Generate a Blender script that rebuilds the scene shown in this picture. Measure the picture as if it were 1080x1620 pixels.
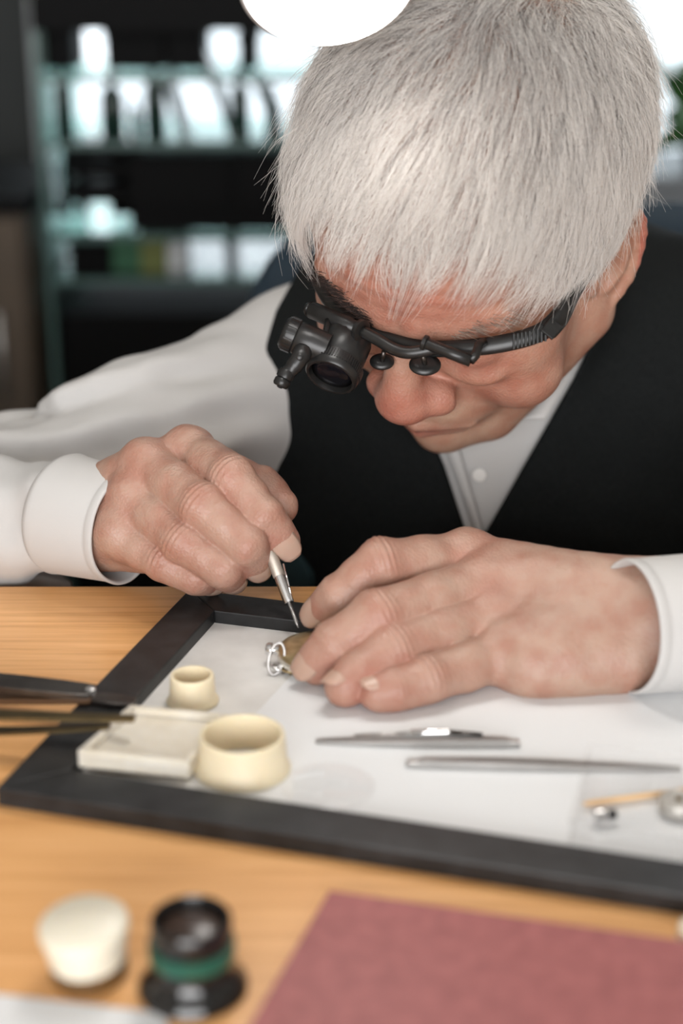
import bpy, bmesh, math, random
import numpy as np
from mathutils import Vector, Matrix

for o in list(bpy.data.objects): bpy.data.objects.remove(o, do_unlink=True)
random.seed(7); RNG = np.random.default_rng(7)
SC = bpy.context.scene
COL = SC.collection

# ------------------------------------------------------------------ camera
F = 2500.0; CX, CY = 540.0, 810.0; CAMH = 313.0; TH = math.radians(20.2)
SN, CS = math.sin(TH), math.cos(TH)
CAM = np.array([0.0, 0.0, CAMH])                 # millimetres, desk top is z = 0
RIGHT = np.array([1.0, 0, 0]); UP = np.array([0, SN, CS]); FWD = np.array([0, CS, -SN])
cd = bpy.data.cameras.new('camera'); cam = bpy.data.objects.new('camera', cd); COL.objects.link(cam)
cam.location = (0, 0, CAMH/1000); cam.rotation_euler = (math.pi/2 - TH, 0, 0)
cd.sensor_fit = 'HORIZONTAL'; cd.sensor_width = 24.0; cd.lens = F/1080*24.0
cd.clip_start = 0.01; cd.clip_end = 60
cd.dof.use_dof = True; cd.dof.focus_distance = 0.765; cd.dof.aperture_fstop = 3.9
SC.camera = cam

# ------------------------------------------------------------------ world, light, exposure
SC.view_settings.view_transform = 'Standard'; SC.view_settings.look = 'None'
SC.view_settings.exposure = 0.0; SC.view_settings.gamma = 1.0; SC.view_settings.use_curve_mapping = False
SC.cycles.max_bounces = 14; SC.cycles.diffuse_bounces = 8; SC.cycles.transparent_max_bounces = 16
W = bpy.data.worlds.new('sky'); SC.world = W; W.use_nodes = True
bg = W.node_tree.nodes['Background']; bg.inputs['Color'].default_value = (0.86, 0.93, 1.0, 1); bg.inputs['Strength'].default_value = 2.1

def area(name, loc, target, size, power, color, sy=None):
    l = bpy.data.lights.new(name, 'AREA'); l.energy = power; l.color = color; l.size = size
    if sy: l.shape = 'RECTANGLE'; l.size_y = sy
    o = bpy.data.objects.new(name, l); COL.objects.link(o); o.location = loc
    d = Vector(target) - Vector(loc); o.rotation_euler = d.to_track_quat('-Z', 'Y').to_euler()
    return o
# ceiling panel of the workshop, above and a little behind the man
area('ceiling_panel_light', (0.30, 1.15, 1.50), (-0.05, 0.6, 0), 0.7, 9.5, (1.0, 0.95, 0.88), 0.5)
# added soft frontal fill for the face, from an unseen source behind the camera
area('front_fill_light', (-0.1, -1.86, 0.36), (0.0, 0.7, 0.2), 2.2, 108.0, (0.99, 0.99, 1.0), 1.3)

# ------------------------------------------------------------------ helpers
def P(px, py, Z):                                # pixel + depth along the axis (mm) -> world mm
    return CAM + RIGHT*((px-CX)/F*Z) + UP*((CY-py)/F*Z) + FWD*Z
def PL(px, py, z=0.0):                           # pixel on the horizontal plane z (mm)
    d = RIGHT*((px-CX)/F) + UP*((CY-py)/F) + FWD
    return CAM + d*((z-CAMH)/d[2])
def V3(*a): return np.array(a, float)
def nrm(v): v = np.asarray(v, float); return v/(np.linalg.norm(v)+1e-12)

def props(o, label=None, cat=None, group=None, kind=None):
    if label: o['label'] = label
    if cat: o['category'] = cat
    if group: o['group'] = group
    if kind: o['kind'] = kind
    return o
def thing(name, label, cat, base, group=None):   # base in mm
    o = bpy.data.objects.new(name, None); COL.objects.link(o); o.empty_display_size = 0.02
    o.location = np.asarray(base)/1000; props(o, label, cat, group); o['_b'] = 0; del o['_b']
    return o
def world_loc(o):
    v = Vector((0, 0, 0))
    while o: v += o.location; o = o.parent
    return np.array(v)*1000
def mk(name, verts, faces, mat, parent=None, smooth=True, base=None, angle=None):
    v = np.asarray(verts, float)
    org = world_loc(parent) if parent else (np.asarray(base, float) if base is not None else np.zeros(3))
    me = bpy.data.meshes.new(name); me.from_pydata(((v-org)/1000).tolist(), [], [list(map(int, f)) for f in faces]); me.update()
    if smooth: me.polygons.foreach_set('use_smooth', [True]*len(me.polygons))
    o = bpy.data.objects.new(name, me); COL.objects.link(o)
    if mat: me.materials.append(mat)
    if parent: o.parent = parent
    elif base is not None: o.location = org/1000
    if angle: me.set_sharp_from_angle(angle=math.radians(angle))
    return o
def mk_np(name, v, q, mat, parent=None, base=None):      # big meshes, quads array
    org = world_loc(parent) if parent else (np.asarray(base, float) if base is not None else np.zeros(3))
    me = bpy.data.meshes.new(name); n = q.shape[1]
    me.vertices.add(len(v)); me.vertices.foreach_set('co', ((v-org)/1000).astype(np.float32).ravel())
    me.loops.add(q.size); me.loops.foreach_set('vertex_index', q.astype(np.int32).ravel())
    me.polygons.add(len(q)); me.polygons.foreach_set('loop_start', (np.arange(len(q))*n).astype(np.int32))
    me.polygons.foreach_set('use_smooth', np.ones(len(q), bool)); me.update(calc_edges=True); me.validate()
    o = bpy.data.objects.new(name, me); COL.objects.link(o)
    if mat: me.materials.append(mat)
    if parent: o.parent = parent
    elif base is not None: o.location = org/1000
    return o

# shapes (verts, faces) in mm
def join(*shapes):
    V, Fc, n = [], [], 0
    for v, f in shapes:
        V += [np.asarray(v, float)]; Fc += [[i+n for i in q] for q in f]; n += len(v)
    return np.concatenate(V), Fc
def frame_of(axis, hint=(0, 0, 1)):
    a = nrm(axis); h = np.asarray(hint, float)
    if abs(a@nrm(h)) > .98: h = V3(1, 0, 0) if abs(a[0]) < .9 else V3(0, 1, 0)
    x = nrm(np.cross(h, a)); y = np.cross(a, x); return x, y, a
def box(c, sx, sy, sz, ex=(1, 0, 0), ey=(0, 1, 0), ez=(0, 0, 1), bev=0.0):
    bm = bmesh.new(); bmesh.ops.create_cube(bm, size=1)
    for v in bm.verts: v.co = Vector((v.co.x*sx, v.co.y*sy, v.co.z*sz))
    if bev: bmesh.ops.bevel(bm, geom=bm.edges[:], offset=bev, segments=2, profile=.6, affect='EDGES')
    bm.verts.index_update()
    v = np.array([x.co[:] for x in bm.verts]); f = [[x.index for x in q.verts] for q in bm.faces]; bm.free()
    E = np.stack([nrm(ex), nrm(ey), nrm(ez)])
    return v@E + np.asarray(c, float), f
def prism(poly, z0, z1, bev=0.0):                # poly list of (x,y) mm counter-clockwise, vertical extrusion
    bm = bmesh.new(); vs = [bm.verts.new((p[0], p[1], z0)) for p in poly]; f = bm.faces.new(vs)
    r = bmesh.ops.extrude_face_region(bm, geom=[f])
    for v in [g for g in r['geom'] if isinstance(g, bmesh.types.BMVert)]: v.co.z = z1
    bmesh.ops.recalc_face_normals(bm, faces=bm.faces[:])
    if bev: bmesh.ops.bevel(bm, geom=bm.edges[:], offset=bev, segments=2, profile=.6, affect='EDGES')
    bm.verts.index_update()
    v = np.array([x.co[:] for x in bm.verts]); fc = [[x.index for x in q.verts] for q in bm.faces]; bm.free()
    return v, fc
def lathe(profile, base, axis=(0, 0, 1), n=48, sx=1.0, sy=1.0, hint=(0, 1, 0), closed=False):
    """profile: list of (radius, height); revolved about axis from base"""
    x, y, a = frame_of(axis, hint); V, Fc = [], []
    m = len(profile)
    for r, h in profile:
        for k in range(n):
            t = 2*math.pi*k/n
            V.append(np.asarray(base)+x*(r*sx*math.cos(t))+y*(r*sy*math.sin(t))+a*h)
    for i in range(m-1 if not closed else m):
        i2 = (i+1) % m
        for k in range(n):
            k2 = (k+1) % n
            Fc.append([i*n+k, i*n+k2, i2*n+k2, i2*n+k])
    if not closed:
        if profile[0][0] > 1e-6: Fc.append(list(range(n))[::-1])
        if profile[-1][0] > 1e-6: Fc.append([(m-1)*n+k for k in range(n)])
    return np.array(V), Fc
def smooth_path(pts, n=8):
    pts = [np.asarray(p, float) for p in pts]; out = []
    q = [2*pts[0]-pts[1]]+pts+[2*pts[-1]-pts[-2]]
    for i in range(1, len(q)-2):
        for k in range(n):
            t = k/n
            out.append(.5*((2*q[i])+(-q[i-1]+q[i+1])*t+(2*q[i-1]-5*q[i]+4*q[i+1]-q[i+2])*t*t+(-q[i-1]+3*q[i]-3*q[i+1]+q[i+2])*t**3))
    out.append(pts[-1]); return out
def tube(pts, r, n=12, cap=True, flat=1.0, hint=(0, 0, 1), loop=False):
    """sweep; r scalar or list; flat scales the section along the hint direction"""
    pts = [np.asarray(p, float) for p in pts]; m = len(pts); rr = [r]*m if np.isscalar(r) else list(r)
    V, Fc = [], []
    for i, p in enumerate(pts):
        d = pts[(i+1) % m]-pts[i-1] if loop else pts[min(i+1, m-1)]-pts[max(i-1, 0)]
        x, y, a = frame_of(d, hint)
        for k in range(n):
            t = 2*math.pi*k/n; V.append(p+x*(rr[i]*math.cos(t))+y*(rr[i]*flat*math.sin(t)))
    for i in range(m if loop else m-1):
        j = (i+1) % m
        for k in range(n):
            k2 = (k+1) % n; Fc.append([i*n+k, i*n+k2, j*n+k2, j*n+k])
    if cap and not loop: Fc.append(list(range(n))[::-1]); Fc.append([(m-1)*n+k for k in range(n)])
    return np.array(V), Fc

# ------------------------------------------------------------------ materials
MATS = {}
def mat(name, col, rough=.5, metal=0.0, var=None, bump=None, spec=.5, sss=None, trans=0.0, coat=0.0, ior=1.45, stretch=None, sheen=0.0, alpha=None):
    if name in MATS: return MATS[name]
    m = bpy.data.materials.new(name); m.use_nodes = True; nt = m.node_tree; b = nt.nodes['Principled BSDF']
    b.inputs['Base Color'].default_value = (*col, 1); b.inputs['Roughness'].default_value = rough; b.inputs['Metallic'].default_value = metal
    b.inputs['Specular IOR Level'].default_value = spec; b.inputs['IOR'].default_value = ior
    b.inputs['Transmission Weight'].default_value = trans; b.inputs['Coat Weight'].default_value = coat
    b.inputs['Sheen Weight'].default_value = sheen
    if sss: b.inputs['Subsurface Weight'].default_value = sss[0]; b.inputs['Subsurface Radius'].default_value = sss[1]; b.inputs['Subsurface Scale'].default_value = sss[2]
    tc = nt.nodes.new('ShaderNodeTexCoord'); mp = nt.nodes.new('ShaderNodeMapping'); nt.links.new(tc.outputs['Object'], mp.inputs['Vector'])
    if stretch: mp.inputs['Scale'].default_value = stretch
    if var:                                         # (scale, colour b, detail)
        n = nt.nodes.new('ShaderNodeTexNoise'); n.inputs['Scale'].default_value = var[0]; n.inputs['Detail'].default_value = var[2] if len(var) > 2 else 4
        nt.links.new(mp.outputs['Vector'], n.inputs['Vector'])
        r = nt.nodes.new('ShaderNodeValToRGB'); r.color_ramp.elements[0].position = .35; r.color_ramp.elements[1].position = .68
        r.color_ramp.elements[0].color = (*col, 1); r.color_ramp.elements[1].color = (*var[1], 1)
        nt.links.new(n.outputs['Fac'], r.inputs['Fac']); nt.links.new(r.outputs['Color'], b.inputs['Base Color'])
    if bump:                                        # (scale, strength, distance)
        n2 = nt.nodes.new('ShaderNodeTexNoise'); n2.inputs['Scale'].default_value = bump[0]; n2.inputs['Detail'].default_value = 6
        nt.links.new(mp.outputs['Vector'], n2.inputs['Vector'])
        bp = nt.nodes.new('ShaderNodeBump'); bp.inputs['Strength'].default_value = bump[1]; bp.inputs['Distance'].default_value = bump[2]
        nt.links.new(n2.outputs['Fac'], bp.inputs['Height']); nt.links.new(bp.outputs['Normal'], b.inputs['Normal'])
    MATS[name] = m; return m
def clear_mat(name, tint=(1, 1, 1), gloss=.08, rough=.03, haze=0.0, haze_col=(1, 1, 1), fres=.5):
    """thin clear sheet: transparent with a fresnel gloss and a little haze"""
    if name in MATS: return MATS[name]
    m = bpy.data.materials.new(name); m.use_nodes = True; nt = m.node_tree; nt.nodes.clear()
    out = nt.nodes.new('ShaderNodeOutputMaterial'); t = nt.nodes.new('ShaderNodeBsdfTransparent'); t.inputs['Color'].default_value = (*tint, 1)
    g = nt.nodes.new('ShaderNodeBsdfGlossy'); g.inputs['Roughness'].default_value = rough
    d = nt.nodes.new('ShaderNodeBsdfDiffuse'); d.inputs['Color'].default_value = (*haze_col, 1)
    fr = nt.nodes.new('ShaderNodeLayerWeight'); fr.inputs['Blend'].default_value = .25
    mx = nt.nodes.new('ShaderNodeMixShader'); mx0 = nt.nodes.new('ShaderNodeMixShader'); mx0.inputs[0].default_value = haze
    ma = nt.nodes.new('ShaderNodeMath'); ma.operation = 'MULTIPLY_ADD'; ma.inputs[1].default_value = fres; ma.inputs[2].default_value = gloss*.4
    nt.links.new(fr.outputs['Fresnel'], ma.inputs[0])
    nt.links.new(t.outputs[0], mx0.inputs[1]); nt.links.new(d.outputs[0], mx0.inputs[2])
    nt.links.new(ma.outputs[0], mx.inputs[0]); nt.links.new(mx0.outputs[0], mx.inputs[1]); nt.links.new(g.outputs[0], mx.inputs[2])
    nt.links.new(mx.outputs[0], out.inputs['Surface']); MATS[name] = m; return m
def emit_mat(name, col, strength):
    m = bpy.data.materials.new(name); m.use_nodes = True; nt = m.node_tree; b = nt.nodes['Principled BSDF']
    b.inputs['Base Color'].default_value = (.8, .8, .8, 1); b.inputs['Emission Color'].default_value = (*col, 1); b.inputs['Emission Strength'].default_value = strength
    MATS[name] = m; return m
def wood_mat(name, a, b_, c, scale=1.0):
    m = bpy.data.materials.new(name); m.use_nodes = True; nt = m.node_tree; b = nt.nodes['Principled BSDF']
    tc = nt.nodes.new('ShaderNodeTexCoord'); mp = nt.nodes.new('ShaderNodeMapping'); mp.inputs['Scale'].default_value = (3.0*scale, 75*scale, 40*scale)
    nt.links.new(tc.outputs['Object'], mp.inputs['Vector'])
    n = nt.nodes.new('ShaderNodeTexNoise'); n.inputs['Scale'].default_value = 3.0; n.inputs['Detail'].default_value = 8; n.inputs['Roughness'].default_value = .62; n.inputs['Distortion'].default_value = .3
    nt.links.new(mp.outputs['Vector'], n.inputs['Vector'])
    r = nt.nodes.new('ShaderNodeValToRGB'); e = r.color_ramp.elements; e[0].position = .3; e[0].color = (*a, 1); e[1].position = .72; e[1].color = (*c, 1)
    k = e.new(.5); k.color = (*b_, 1)
    nt.links.new(n.outputs['Fac'], r.inputs['Fac']); nt.links.new(r.outputs['Color'], b.inputs['Base Color'])
    b.inputs['Roughness'].default_value = .38; b.inputs['Coat Weight'].default_value = .15; b.inputs['Coat Roughness'].default_value = .25
    bp = nt.nodes.new('ShaderNodeBump'); bp.inputs['Strength'].default_value = .08; bp.inputs['Distance'].default_value = .0005
    nt.links.new(n.outputs['Fac'], bp.inputs['Height']); nt.links.new(bp.outputs['Normal'], b.inputs['Normal'])
    MATS[name] = m; return m

M_WOOD = wood_mat('desk_wood', (.60, .285, .095), (.76, .40, .155), (.85, .475, .205))
M_FRAME = mat('frame_black', (.007, .007, .0075), .46, var=(90, (.02, .02, .021), 8), bump=(500, .12, .0004))
M_PAPER = mat('paper', (.72, .73, .74), .75, bump=(60, .05, .0005))
M_BOARD = mat('worn_board', (.62, .61, .59), .7, var=(45, (.74, .73, .71), 8), bump=(120, .1, .0004))
M_CREAM = mat('cream_plastic', (.76, .66, .47), .42, sss=(.25, (1, .7, .4), .004))
M_IVORY = mat('ivory_plastic', (.72, .67, .55), .4, sss=(.2, (1, .8, .5), .004))
M_FROST = mat('frosted_plastic', (.70, .655, .57), .5, var=(70, (.62, .56, .46), 6), sss=(.4, (1, .9, .7), .006))
M_STEEL = mat('steel', (.50, .49, .48), .33, .75, var=(30, (.40, .39, .38), 5), stretch=(1, 6, 1))
M_DARKSTEEL = mat('dark_steel', (.12, .11, .10), .35, .9, var=(60, (.07, .06, .055), 4))
M_BRASS = mat('tarnished_brass', (.21, .155, .075), .38, 1.0, var=(60, (.13, .10, .05), 5))
M_CHROME = mat('chrome', (.80, .80, .81), .12, 1.0)
M_KNURL = mat('knurled_grip', (.52, .47, .41), .48, .75, bump=(2500, .5, .0003))
M_GOLD = mat('worn_gold', (.58, .46, .26), .30, .85, var=(200, (.40, .30, .16), 3))
M_BLACKPL = mat('black_plastic', (.009, .009, .009), .34, var=(150, (.016, .0155, .015), 4), bump=(900, .06, .0003))
M_GLOSSBLK = mat('gloss_black', (.008, .008, .008), .16, coat=.4)
M_BROWNGLASS = mat('loupe_inside', (.05, .03, .022), .25)
M_GREEN = mat('green_band', (.014, .085, .056), .4)
M_MAROON = mat('maroon_cloth', (.26, .06, .058), .5, var=(160, (.36, .098, .094), 8), bump=(900, .2, .0004), sheen=.1)
M_PAGES = mat('book_pages', (.75, .7, .6), .8)
M_SHIRT = mat('white_shirt', (.47, .46, .448), .8, bump=(1800, .12, .0003), sheen=.15)
M_BUTTON = mat('shirt_button', (.75, .73, .7), .35)
M_VEST = mat('charcoal_wool', (.0055, .0065, .0066), .85, var=(700, (.0095, .0108, .011), 3), bump=(1500, .35, .0006), sheen=.0, spec=.12)
M_TROUS = mat('dark_trousers', (.012, .02, .024), .85)
M_APRON = mat('teal_cloth', (.012, .035, .042), .85, bump=(300, .3, .001))
M_CRYSTAL = clear_mat('crystal', (.998, .998, .998), .01, .05, .0, (.8, .8, .78), .10)
M_CLEARPL = clear_mat('clear_plastic', (.995, .995, .995), .02, .08, .015, (.9, .9, .9), .10)
M_GLASS = clear_mat('shelf_glass', (.72, .86, .83), .2, .02, .02, (.5, .8, .7))
M_GLASSEDGE = mat('glass_edge', (.07, .13, .12), .25, 0)
M_PANE = clear_mat('window_pane', (.96, .98, .98), .1, .02, 0)
M_LENS = mat('loupe_lens', (.006, .006, .008), .08, spec=.25)
M_BLACK = mat('black_lacquer', (.0018, .0019, .0022), .6, spec=.12)
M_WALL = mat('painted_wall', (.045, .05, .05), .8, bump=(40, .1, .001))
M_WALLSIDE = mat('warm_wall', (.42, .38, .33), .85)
M_CEIL = mat('ceiling_paint', (.7, .7, .68), .9)
M_FLOOR = mat('floor_vinyl', (.09, .075, .06), .5, var=(6, (.12, .10, .08), 5))
M_WINFR = mat('window_frame_white', (.6, .62, .62), .5)
M_BROWNPANEL = mat('brown_panel', (.085, .062, .042), .6, var=(5, (.06, .045, .032), 4))
M_CHAIR = mat('blue_chair', (.012, .028, .045), .7, bump=(500, .2, .0006))
M_STICK = mat('pegwood', (.72, .47, .24), .6)
M_LEAF = mat('leaf', (.035, .12, .028), .45, var=(12, (.06, .17, .04), 3))
M_POT = mat('plant_pot', (.05, .05, .052), .5)
M_OLIVE = mat('olive_box', (.16, .18, .05), .6)
M_GREENBOX = mat('green_box', (.03, .12, .06), .6)
M_WHITEBOX = mat('white_card', (.7, .72, .74), .5)
# ------------------------------------------------------------------ the room
FLOORZ, CEILZ = -950.0, 1560.0
XL, XR, YB, YF = -1900.0, 2300.0, 2900.0, -1900.0
def PY(px, py, Y):                               # pixel on the vertical plane Y
    d = RIGHT*((px-CX)/F) + UP*((CY-py)/F) + FWD
    return CAM + d*(Y/d[1])
def struct(name, shape, m, parent=None, smooth=False):
    o = mk(name, *shape, m, parent, smooth)
    if not parent: o['kind'] = 'structure'
    return o
def bx(x0, x1, y0, y1, z0, z1, bev=0): return box(((x0+x1)/2, (y0+y1)/2, (z0+z1)/2), x1-x0, y1-y0, z1-z0, bev=bev)
struct('floor', bx(XL, XR, YF, YB, FLOORZ-40, FLOORZ), M_FLOOR)
struct('ceiling', bx(XL, XR, YF, YB, CEILZ, CEILZ+40), M_CEIL)
struct('wall_left', bx(XL-60, XL, YF, YB, FLOORZ, CEILZ), M_WALLSIDE)
struct('wall_right', bx(XR, XR+60, YF, YB, FLOORZ, CEILZ), M_WALLSIDE)
struct('wall_front', bx(XL, XR, YF-60, YF, FLOORZ, CEILZ), M_WALLSIDE)
WX0, WX1 = PY(60, 300, YB)[0], 1750.0
WZ0, WZ1 = PY(300, 436, YB)[2], 1150.0
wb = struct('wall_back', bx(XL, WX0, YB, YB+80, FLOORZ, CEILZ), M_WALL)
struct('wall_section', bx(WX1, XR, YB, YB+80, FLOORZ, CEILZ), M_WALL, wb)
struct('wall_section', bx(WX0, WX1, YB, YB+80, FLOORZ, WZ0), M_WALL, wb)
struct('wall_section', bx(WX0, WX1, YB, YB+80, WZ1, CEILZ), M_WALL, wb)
wf0 = struct('added_window', bx(-1250, 1050, YF, YF+6, -320, -300), M_WINFR)  # frame added around the front fill light, the wall behind it is solid
for s_ in (bx(-1250, 1050, YF, YF+6, 1020, 1040), bx(-1250, -1230, YF, YF+6, -300, 1020), bx(1030, 1050, YF, YF+6, -300, 1020)): mk('window_frame', *s_, M_WINFR, wf0, False)
# window with frame, mullions and panes
win = bpy.data.objects.new('window_1', None); COL.objects.link(win); win['kind'] = 'structure'; win.location = ((WX0+WX1)/2000, YB/1000, WZ0/1000)
for nm, s in (('window_frame', bx(WX0, WX1, YB+10, YB+70, WZ0, WZ0+35)), ('window_frame', bx(WX0, WX1, YB+10, YB+70, WZ1-35, WZ1)),
              ('window_frame', bx(WX0, WX0+35, YB+10, YB+70, WZ0, WZ1)), ('window_frame', bx(WX1-35, WX1, YB+10, YB+70, WZ0, WZ1))):
    mk(nm, *s, M_WINFR, win, False)
MUL = [WX0+(WX1-WX0)*t for t in (.36, .70)]
for x in MUL: mk('mullion', *bx(x-22, x+22, YB+12, YB+68, WZ0, WZ1), M_WINFR, win, False)
ed = [WX0]+MUL+[WX1]
for a, b in zip(ed[:-1], ed[1:]): mk('pane', *bx(a+20, b-20, YB+36, YB+40, WZ0+30, WZ1-30), M_PANE, win, False)
pl = bpy.data.lights.new('window_portal', 'AREA'); pl.shape = 'RECTANGLE'; pl.size = (WX1-WX0)/1000; pl.size_y = (WZ1-WZ0)/1000; pl.cycles.is_portal = True
po = bpy.data.objects.new('window_portal', pl); COL.objects.link(po); po.location = ((WX0+WX1)/2000, (YB+5)/1000, (WZ0+WZ1)/2000); po.rotation_euler = (-math.pi/2, 0, 0)

# ------------------------------------------------------------------ desk
DX0, DX1, DY0, DY1 = -760.0, 900.0, 60.0, 742.0
desk = thing('work_desk', 'orange-brown wooden work desk the man leans on', 'desk', ((DX0+DX1)/2, (DY0+DY1)/2, FLOORZ))
mk('tabletop', *bx(DX0, DX1, DY0, DY1, -30, 0, 1.5), M_WOOD, desk, False)
mk('side_panel', *bx(DX0+20, DX0+45, DY0+20, DY1-20, FLOORZ, -30), M_WOOD, desk, False)
mk('side_panel', *bx(DX1-45, DX1-20, DY0+20, DY1-20, FLOORZ, -30), M_WOOD, desk, False)
mk('modesty_panel', *bx(DX0+45, DX1-45, DY0+40, DY0+58, FLOORZ+300, -30), M_WOOD, desk, False)

# ------------------------------------------------------------------ black framed tray with board and paper
FH = 8.0
A = PL(-6, 1246, FH); B = PL(1040, 1410, FH); e1 = nrm((B-A)*[1, 1, 0]); e2 = V3(-e1[1], e1[0], 0)
far = PL(367, 940, FH); TD = float((far-A)@e2); TW = 330.0
A0 = A*[1, 1, 0]
def T(a, b, z): return A0 + e1*a + e2*b + V3(0, 0, z)
tray = thing('framed_tray', 'black wooden picture-frame tray lying on the desk under the tools', 'tray', T(TW/2, TD/2, 0))
FW = 21.0
def rail(p):                                     # mitred rail, polygon in tray coordinates
    q = [T(a, b, 0)[:2] for a, b in p]; return prism(q, 0.0, FH, .7)
for p in ([(0, 0), (TW, 0), (TW-FW, FW), (FW, FW)], [(TW, 0), (TW, TD), (TW-FW, TD-FW), (TW-FW, FW)],
          [(TW, TD), (0, TD), (FW, TD-FW), (TW-FW, TD-FW)], [(0, TD), (0, 0), (FW, FW), (FW, TD-FW)]):
    mk('frame_rail', *rail(p), M_FRAME, tray, False)
PZ = 2.0
mk('backing_board', *prism([T(a, b, 0)[:2] for a, b in ((FW-.5, FW-.5), (TW-FW+.5, FW-.5), (TW-FW+.5, TD-FW+.5), (FW-.5, TD-FW+.5))], .2, PZ-.4), M_BOARD, tray, False)
# sheet of white paper on the board, its left edge runs obliquely
def tc(px, py, z=PZ): q = PL(px, py, z)-A0; return float(q@e1), float(q@e2)
a0, b0 = tc(405, 1128); a1, b1 = tc(478, 1050)
sl = (a1-a0)/(b1-b0)
pp = [(a0+sl*(FW+1-b0), FW+1), (TW-FW-1, FW+1), (TW-FW-1, b1+50), (a1+sl*50, b1+50)]
sh = mk('paper_sheet', *prism([T(a, b, 0)[:2] for a, b in pp], PZ-.4, PZ), M_PAPER, None, False, base=T(150, 80, PZ-.4))
props(sh, 'clean white paper sheet lying inside the black framed tray', 'paper')

# ------------------------------------------------------------------ cups, dishes, crystal
def cup(name, label, px, py, r_rim, r_base, h, z=PZ):
    c = PL(px, py, z)
    prof = [(r_base-2.2, 0), (r_base+.6, 0), (r_base+.7, .8), (r_base+.1, 1.8), (r_base-.7, 3), (r_rim+.25, h-1), (r_rim, h), (r_rim-.5, h+.25), (r_rim-1.3, h), (r_rim-1.5, h-1), (r_base-2.8, 1.0)]
    v, f = lathe(prof, c, n=64, closed=True); o = mk(name, v, f, M_CREAM, None, True, base=c, angle=60)
    return props(o, label, 'cup', 'cream ring cups on the tray')
cup('cream_cup', 'small cream plastic ring cup standing behind the square dish', 305, 1109, 9.2, 10.6, 12.5)
cup('cream_cup', 'large cream plastic ring cup standing left of the round watch crystal', 384, 1216, 16.6, 18.4, 15.5)
# square frosted dish: rests on the rail at its left, on the board at its right
top = [PL(123, 1187, 15), PL(298, 1207, 10.2), PL(360, 1129, 10.2), PL(206, 1115, 15)]
bot = [p-V3(0, 0, 7.2) for p in top]
def tri(u, v, w):
    lo = (bot[0]*(1-u)+bot[1]*u)*(1-v)+(bot[3]*(1-u)+bot[2]*u)*v
    hi = (top[0]*(1-u)+top[1]*u)*(1-v)+(top[3]*(1-u)+top[2]*u)*v
    return lo*(1-w)+hi*w
dish = thing('square_dish', 'square frosted plastic dish on the tray corner left of the large cup', 'dish', bot[1])
def ubox(u0, u1, v0, v1, w0, w1):
    V = [tri(u, v, w) for w in (w0, w1) for v in (v0, v1) for u in (u0, u1)]
    return np.array(V), [[0, 2, 3, 1], [4, 5, 7, 6], [0, 1, 5, 4], [2, 6, 7, 3], [0, 4, 6, 2], [1, 3, 7, 5]]
mk('dish_floor', *ubox(0, 1, 0, 1, 0, .55), M_FROST, dish, False)
for s in ((0, 1, 0, .06, .55, 1), (0, 1, .94, 1, .55, 1), (0, .06, .06, .94, .55, 1), (.94, 1, .06, .94, .55, 1)): mk('dish_wall', *ubox(*s), M_FROST, dish, False)
c = PL(519, 1244, PZ)
v, f = lathe([(0.001, 1.5), (8, 1.35), (14, .95), (17.6, .3), (18.3, .05), (18.3, .5), (17.8, 1.0), (14, 1.65), (8, 2.05), (0.001, 2.2)], c, n=64)
props(mk('watch_crystal', v, f, M_CRYSTAL, None, True, base=c), 'round clear watch crystal lying on the paper right of the large cup', 'watch glass')

# ------------------------------------------------------------------ tweezers and tools on the paper
def tweezer(name, label, tip, end, w_tip, w_end, gap, m, thick=1.3, lift=(0, 0), tipz=PZ+.4):
    """two sprung arms joined at the end; tip/end are mm points on the surface, arms side by side"""
    tip = np.asarray(tip, float); end = np.asarray(end, float); d = end-tip; L = np.linalg.norm(d*[1, 1, 0]); ax = nrm(d*[1, 1, 0]); sd = V3(-ax[1], ax[0], 0)
    t = thing(name, label, 'tweezers', (tip+end)/2*[1, 1, 0]+V3(0, 0, min(tip[2], end[2])))
    for s in (-1, 1):
        pts, rr = [], []
        for k in range(15):
            u = k/14; g = gap*math.sin(math.pi*min(1, u*1.02))**.8*.5
            pts.append(tip+ax*(L*u)+sd*(s*(g+thick*.5))+V3(0, 0, (end[2]-tip[2])*u+lift[0]*math.sin(math.pi*u)))
            rr.append(thick*.62)
        V, Fc = [], []
        for k, p in enumerate(pts):
            u = k/14; h = w_tip+(w_end-w_tip)*min(1, u/.62)**.9
            if u > .93: h *= (1-((u-.93)/.07)**2*.55)
            for q in ((-.5*thick, 0), (.5*thick, 0), (.5*thick, h), (-.5*thick, h)): V.append(p+sd*q[0]+V3(0, 0, q[1]))
        for k in range(14):
            for j in range(4): Fc.append([k*4+j, k*4+(j+1) % 4, k*4+4+(j+1) % 4, k*4+4+j])
        Fc += [[3, 2, 1, 0], [56, 57, 58, 59]]
        mk('arm', V, Fc, m, t, False)
    mk('joint_plate', *box(tip+ax*(L*.965)+V3(0, 0, (end[2]-tip[2])+w_end*.45), 5, thick*2.6, w_end*.55, ex=ax, ey=sd, bev=.2), m, t, False)
    return t
tweezer('tweezers', 'pointed steel tweezers lying on the paper below the resting hand', PL(499, 1174, PZ+.3), PL(822, 1180, PZ+.3), .9, 3.4, 3.4, M_STEEL)
tweezer('tweezers', 'darker steel tweezers running to the clear plastic box', PL(1076, 1218, PZ+.3), PL(641, 1211, PZ+.3), 1.0, 3.2, 2.6, M_STEEL, 1.4)
sd0 = PL(560, 1163, PZ+.8); sd1 = PL(648, 1160, PZ+3.2); sd2 = PL(712, 1158, PZ+4.5); sd3 = PL(763, 1162, PZ+4.2)
nt_ = thing('needle_tool', 'slim steel needle tool lying across the pointed tweezers', 'tool', (sd0+sd3)/2)
mk('needle', *tube([sd0, sd1], [.35, .9], 10), M_STEEL, nt_)
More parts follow.
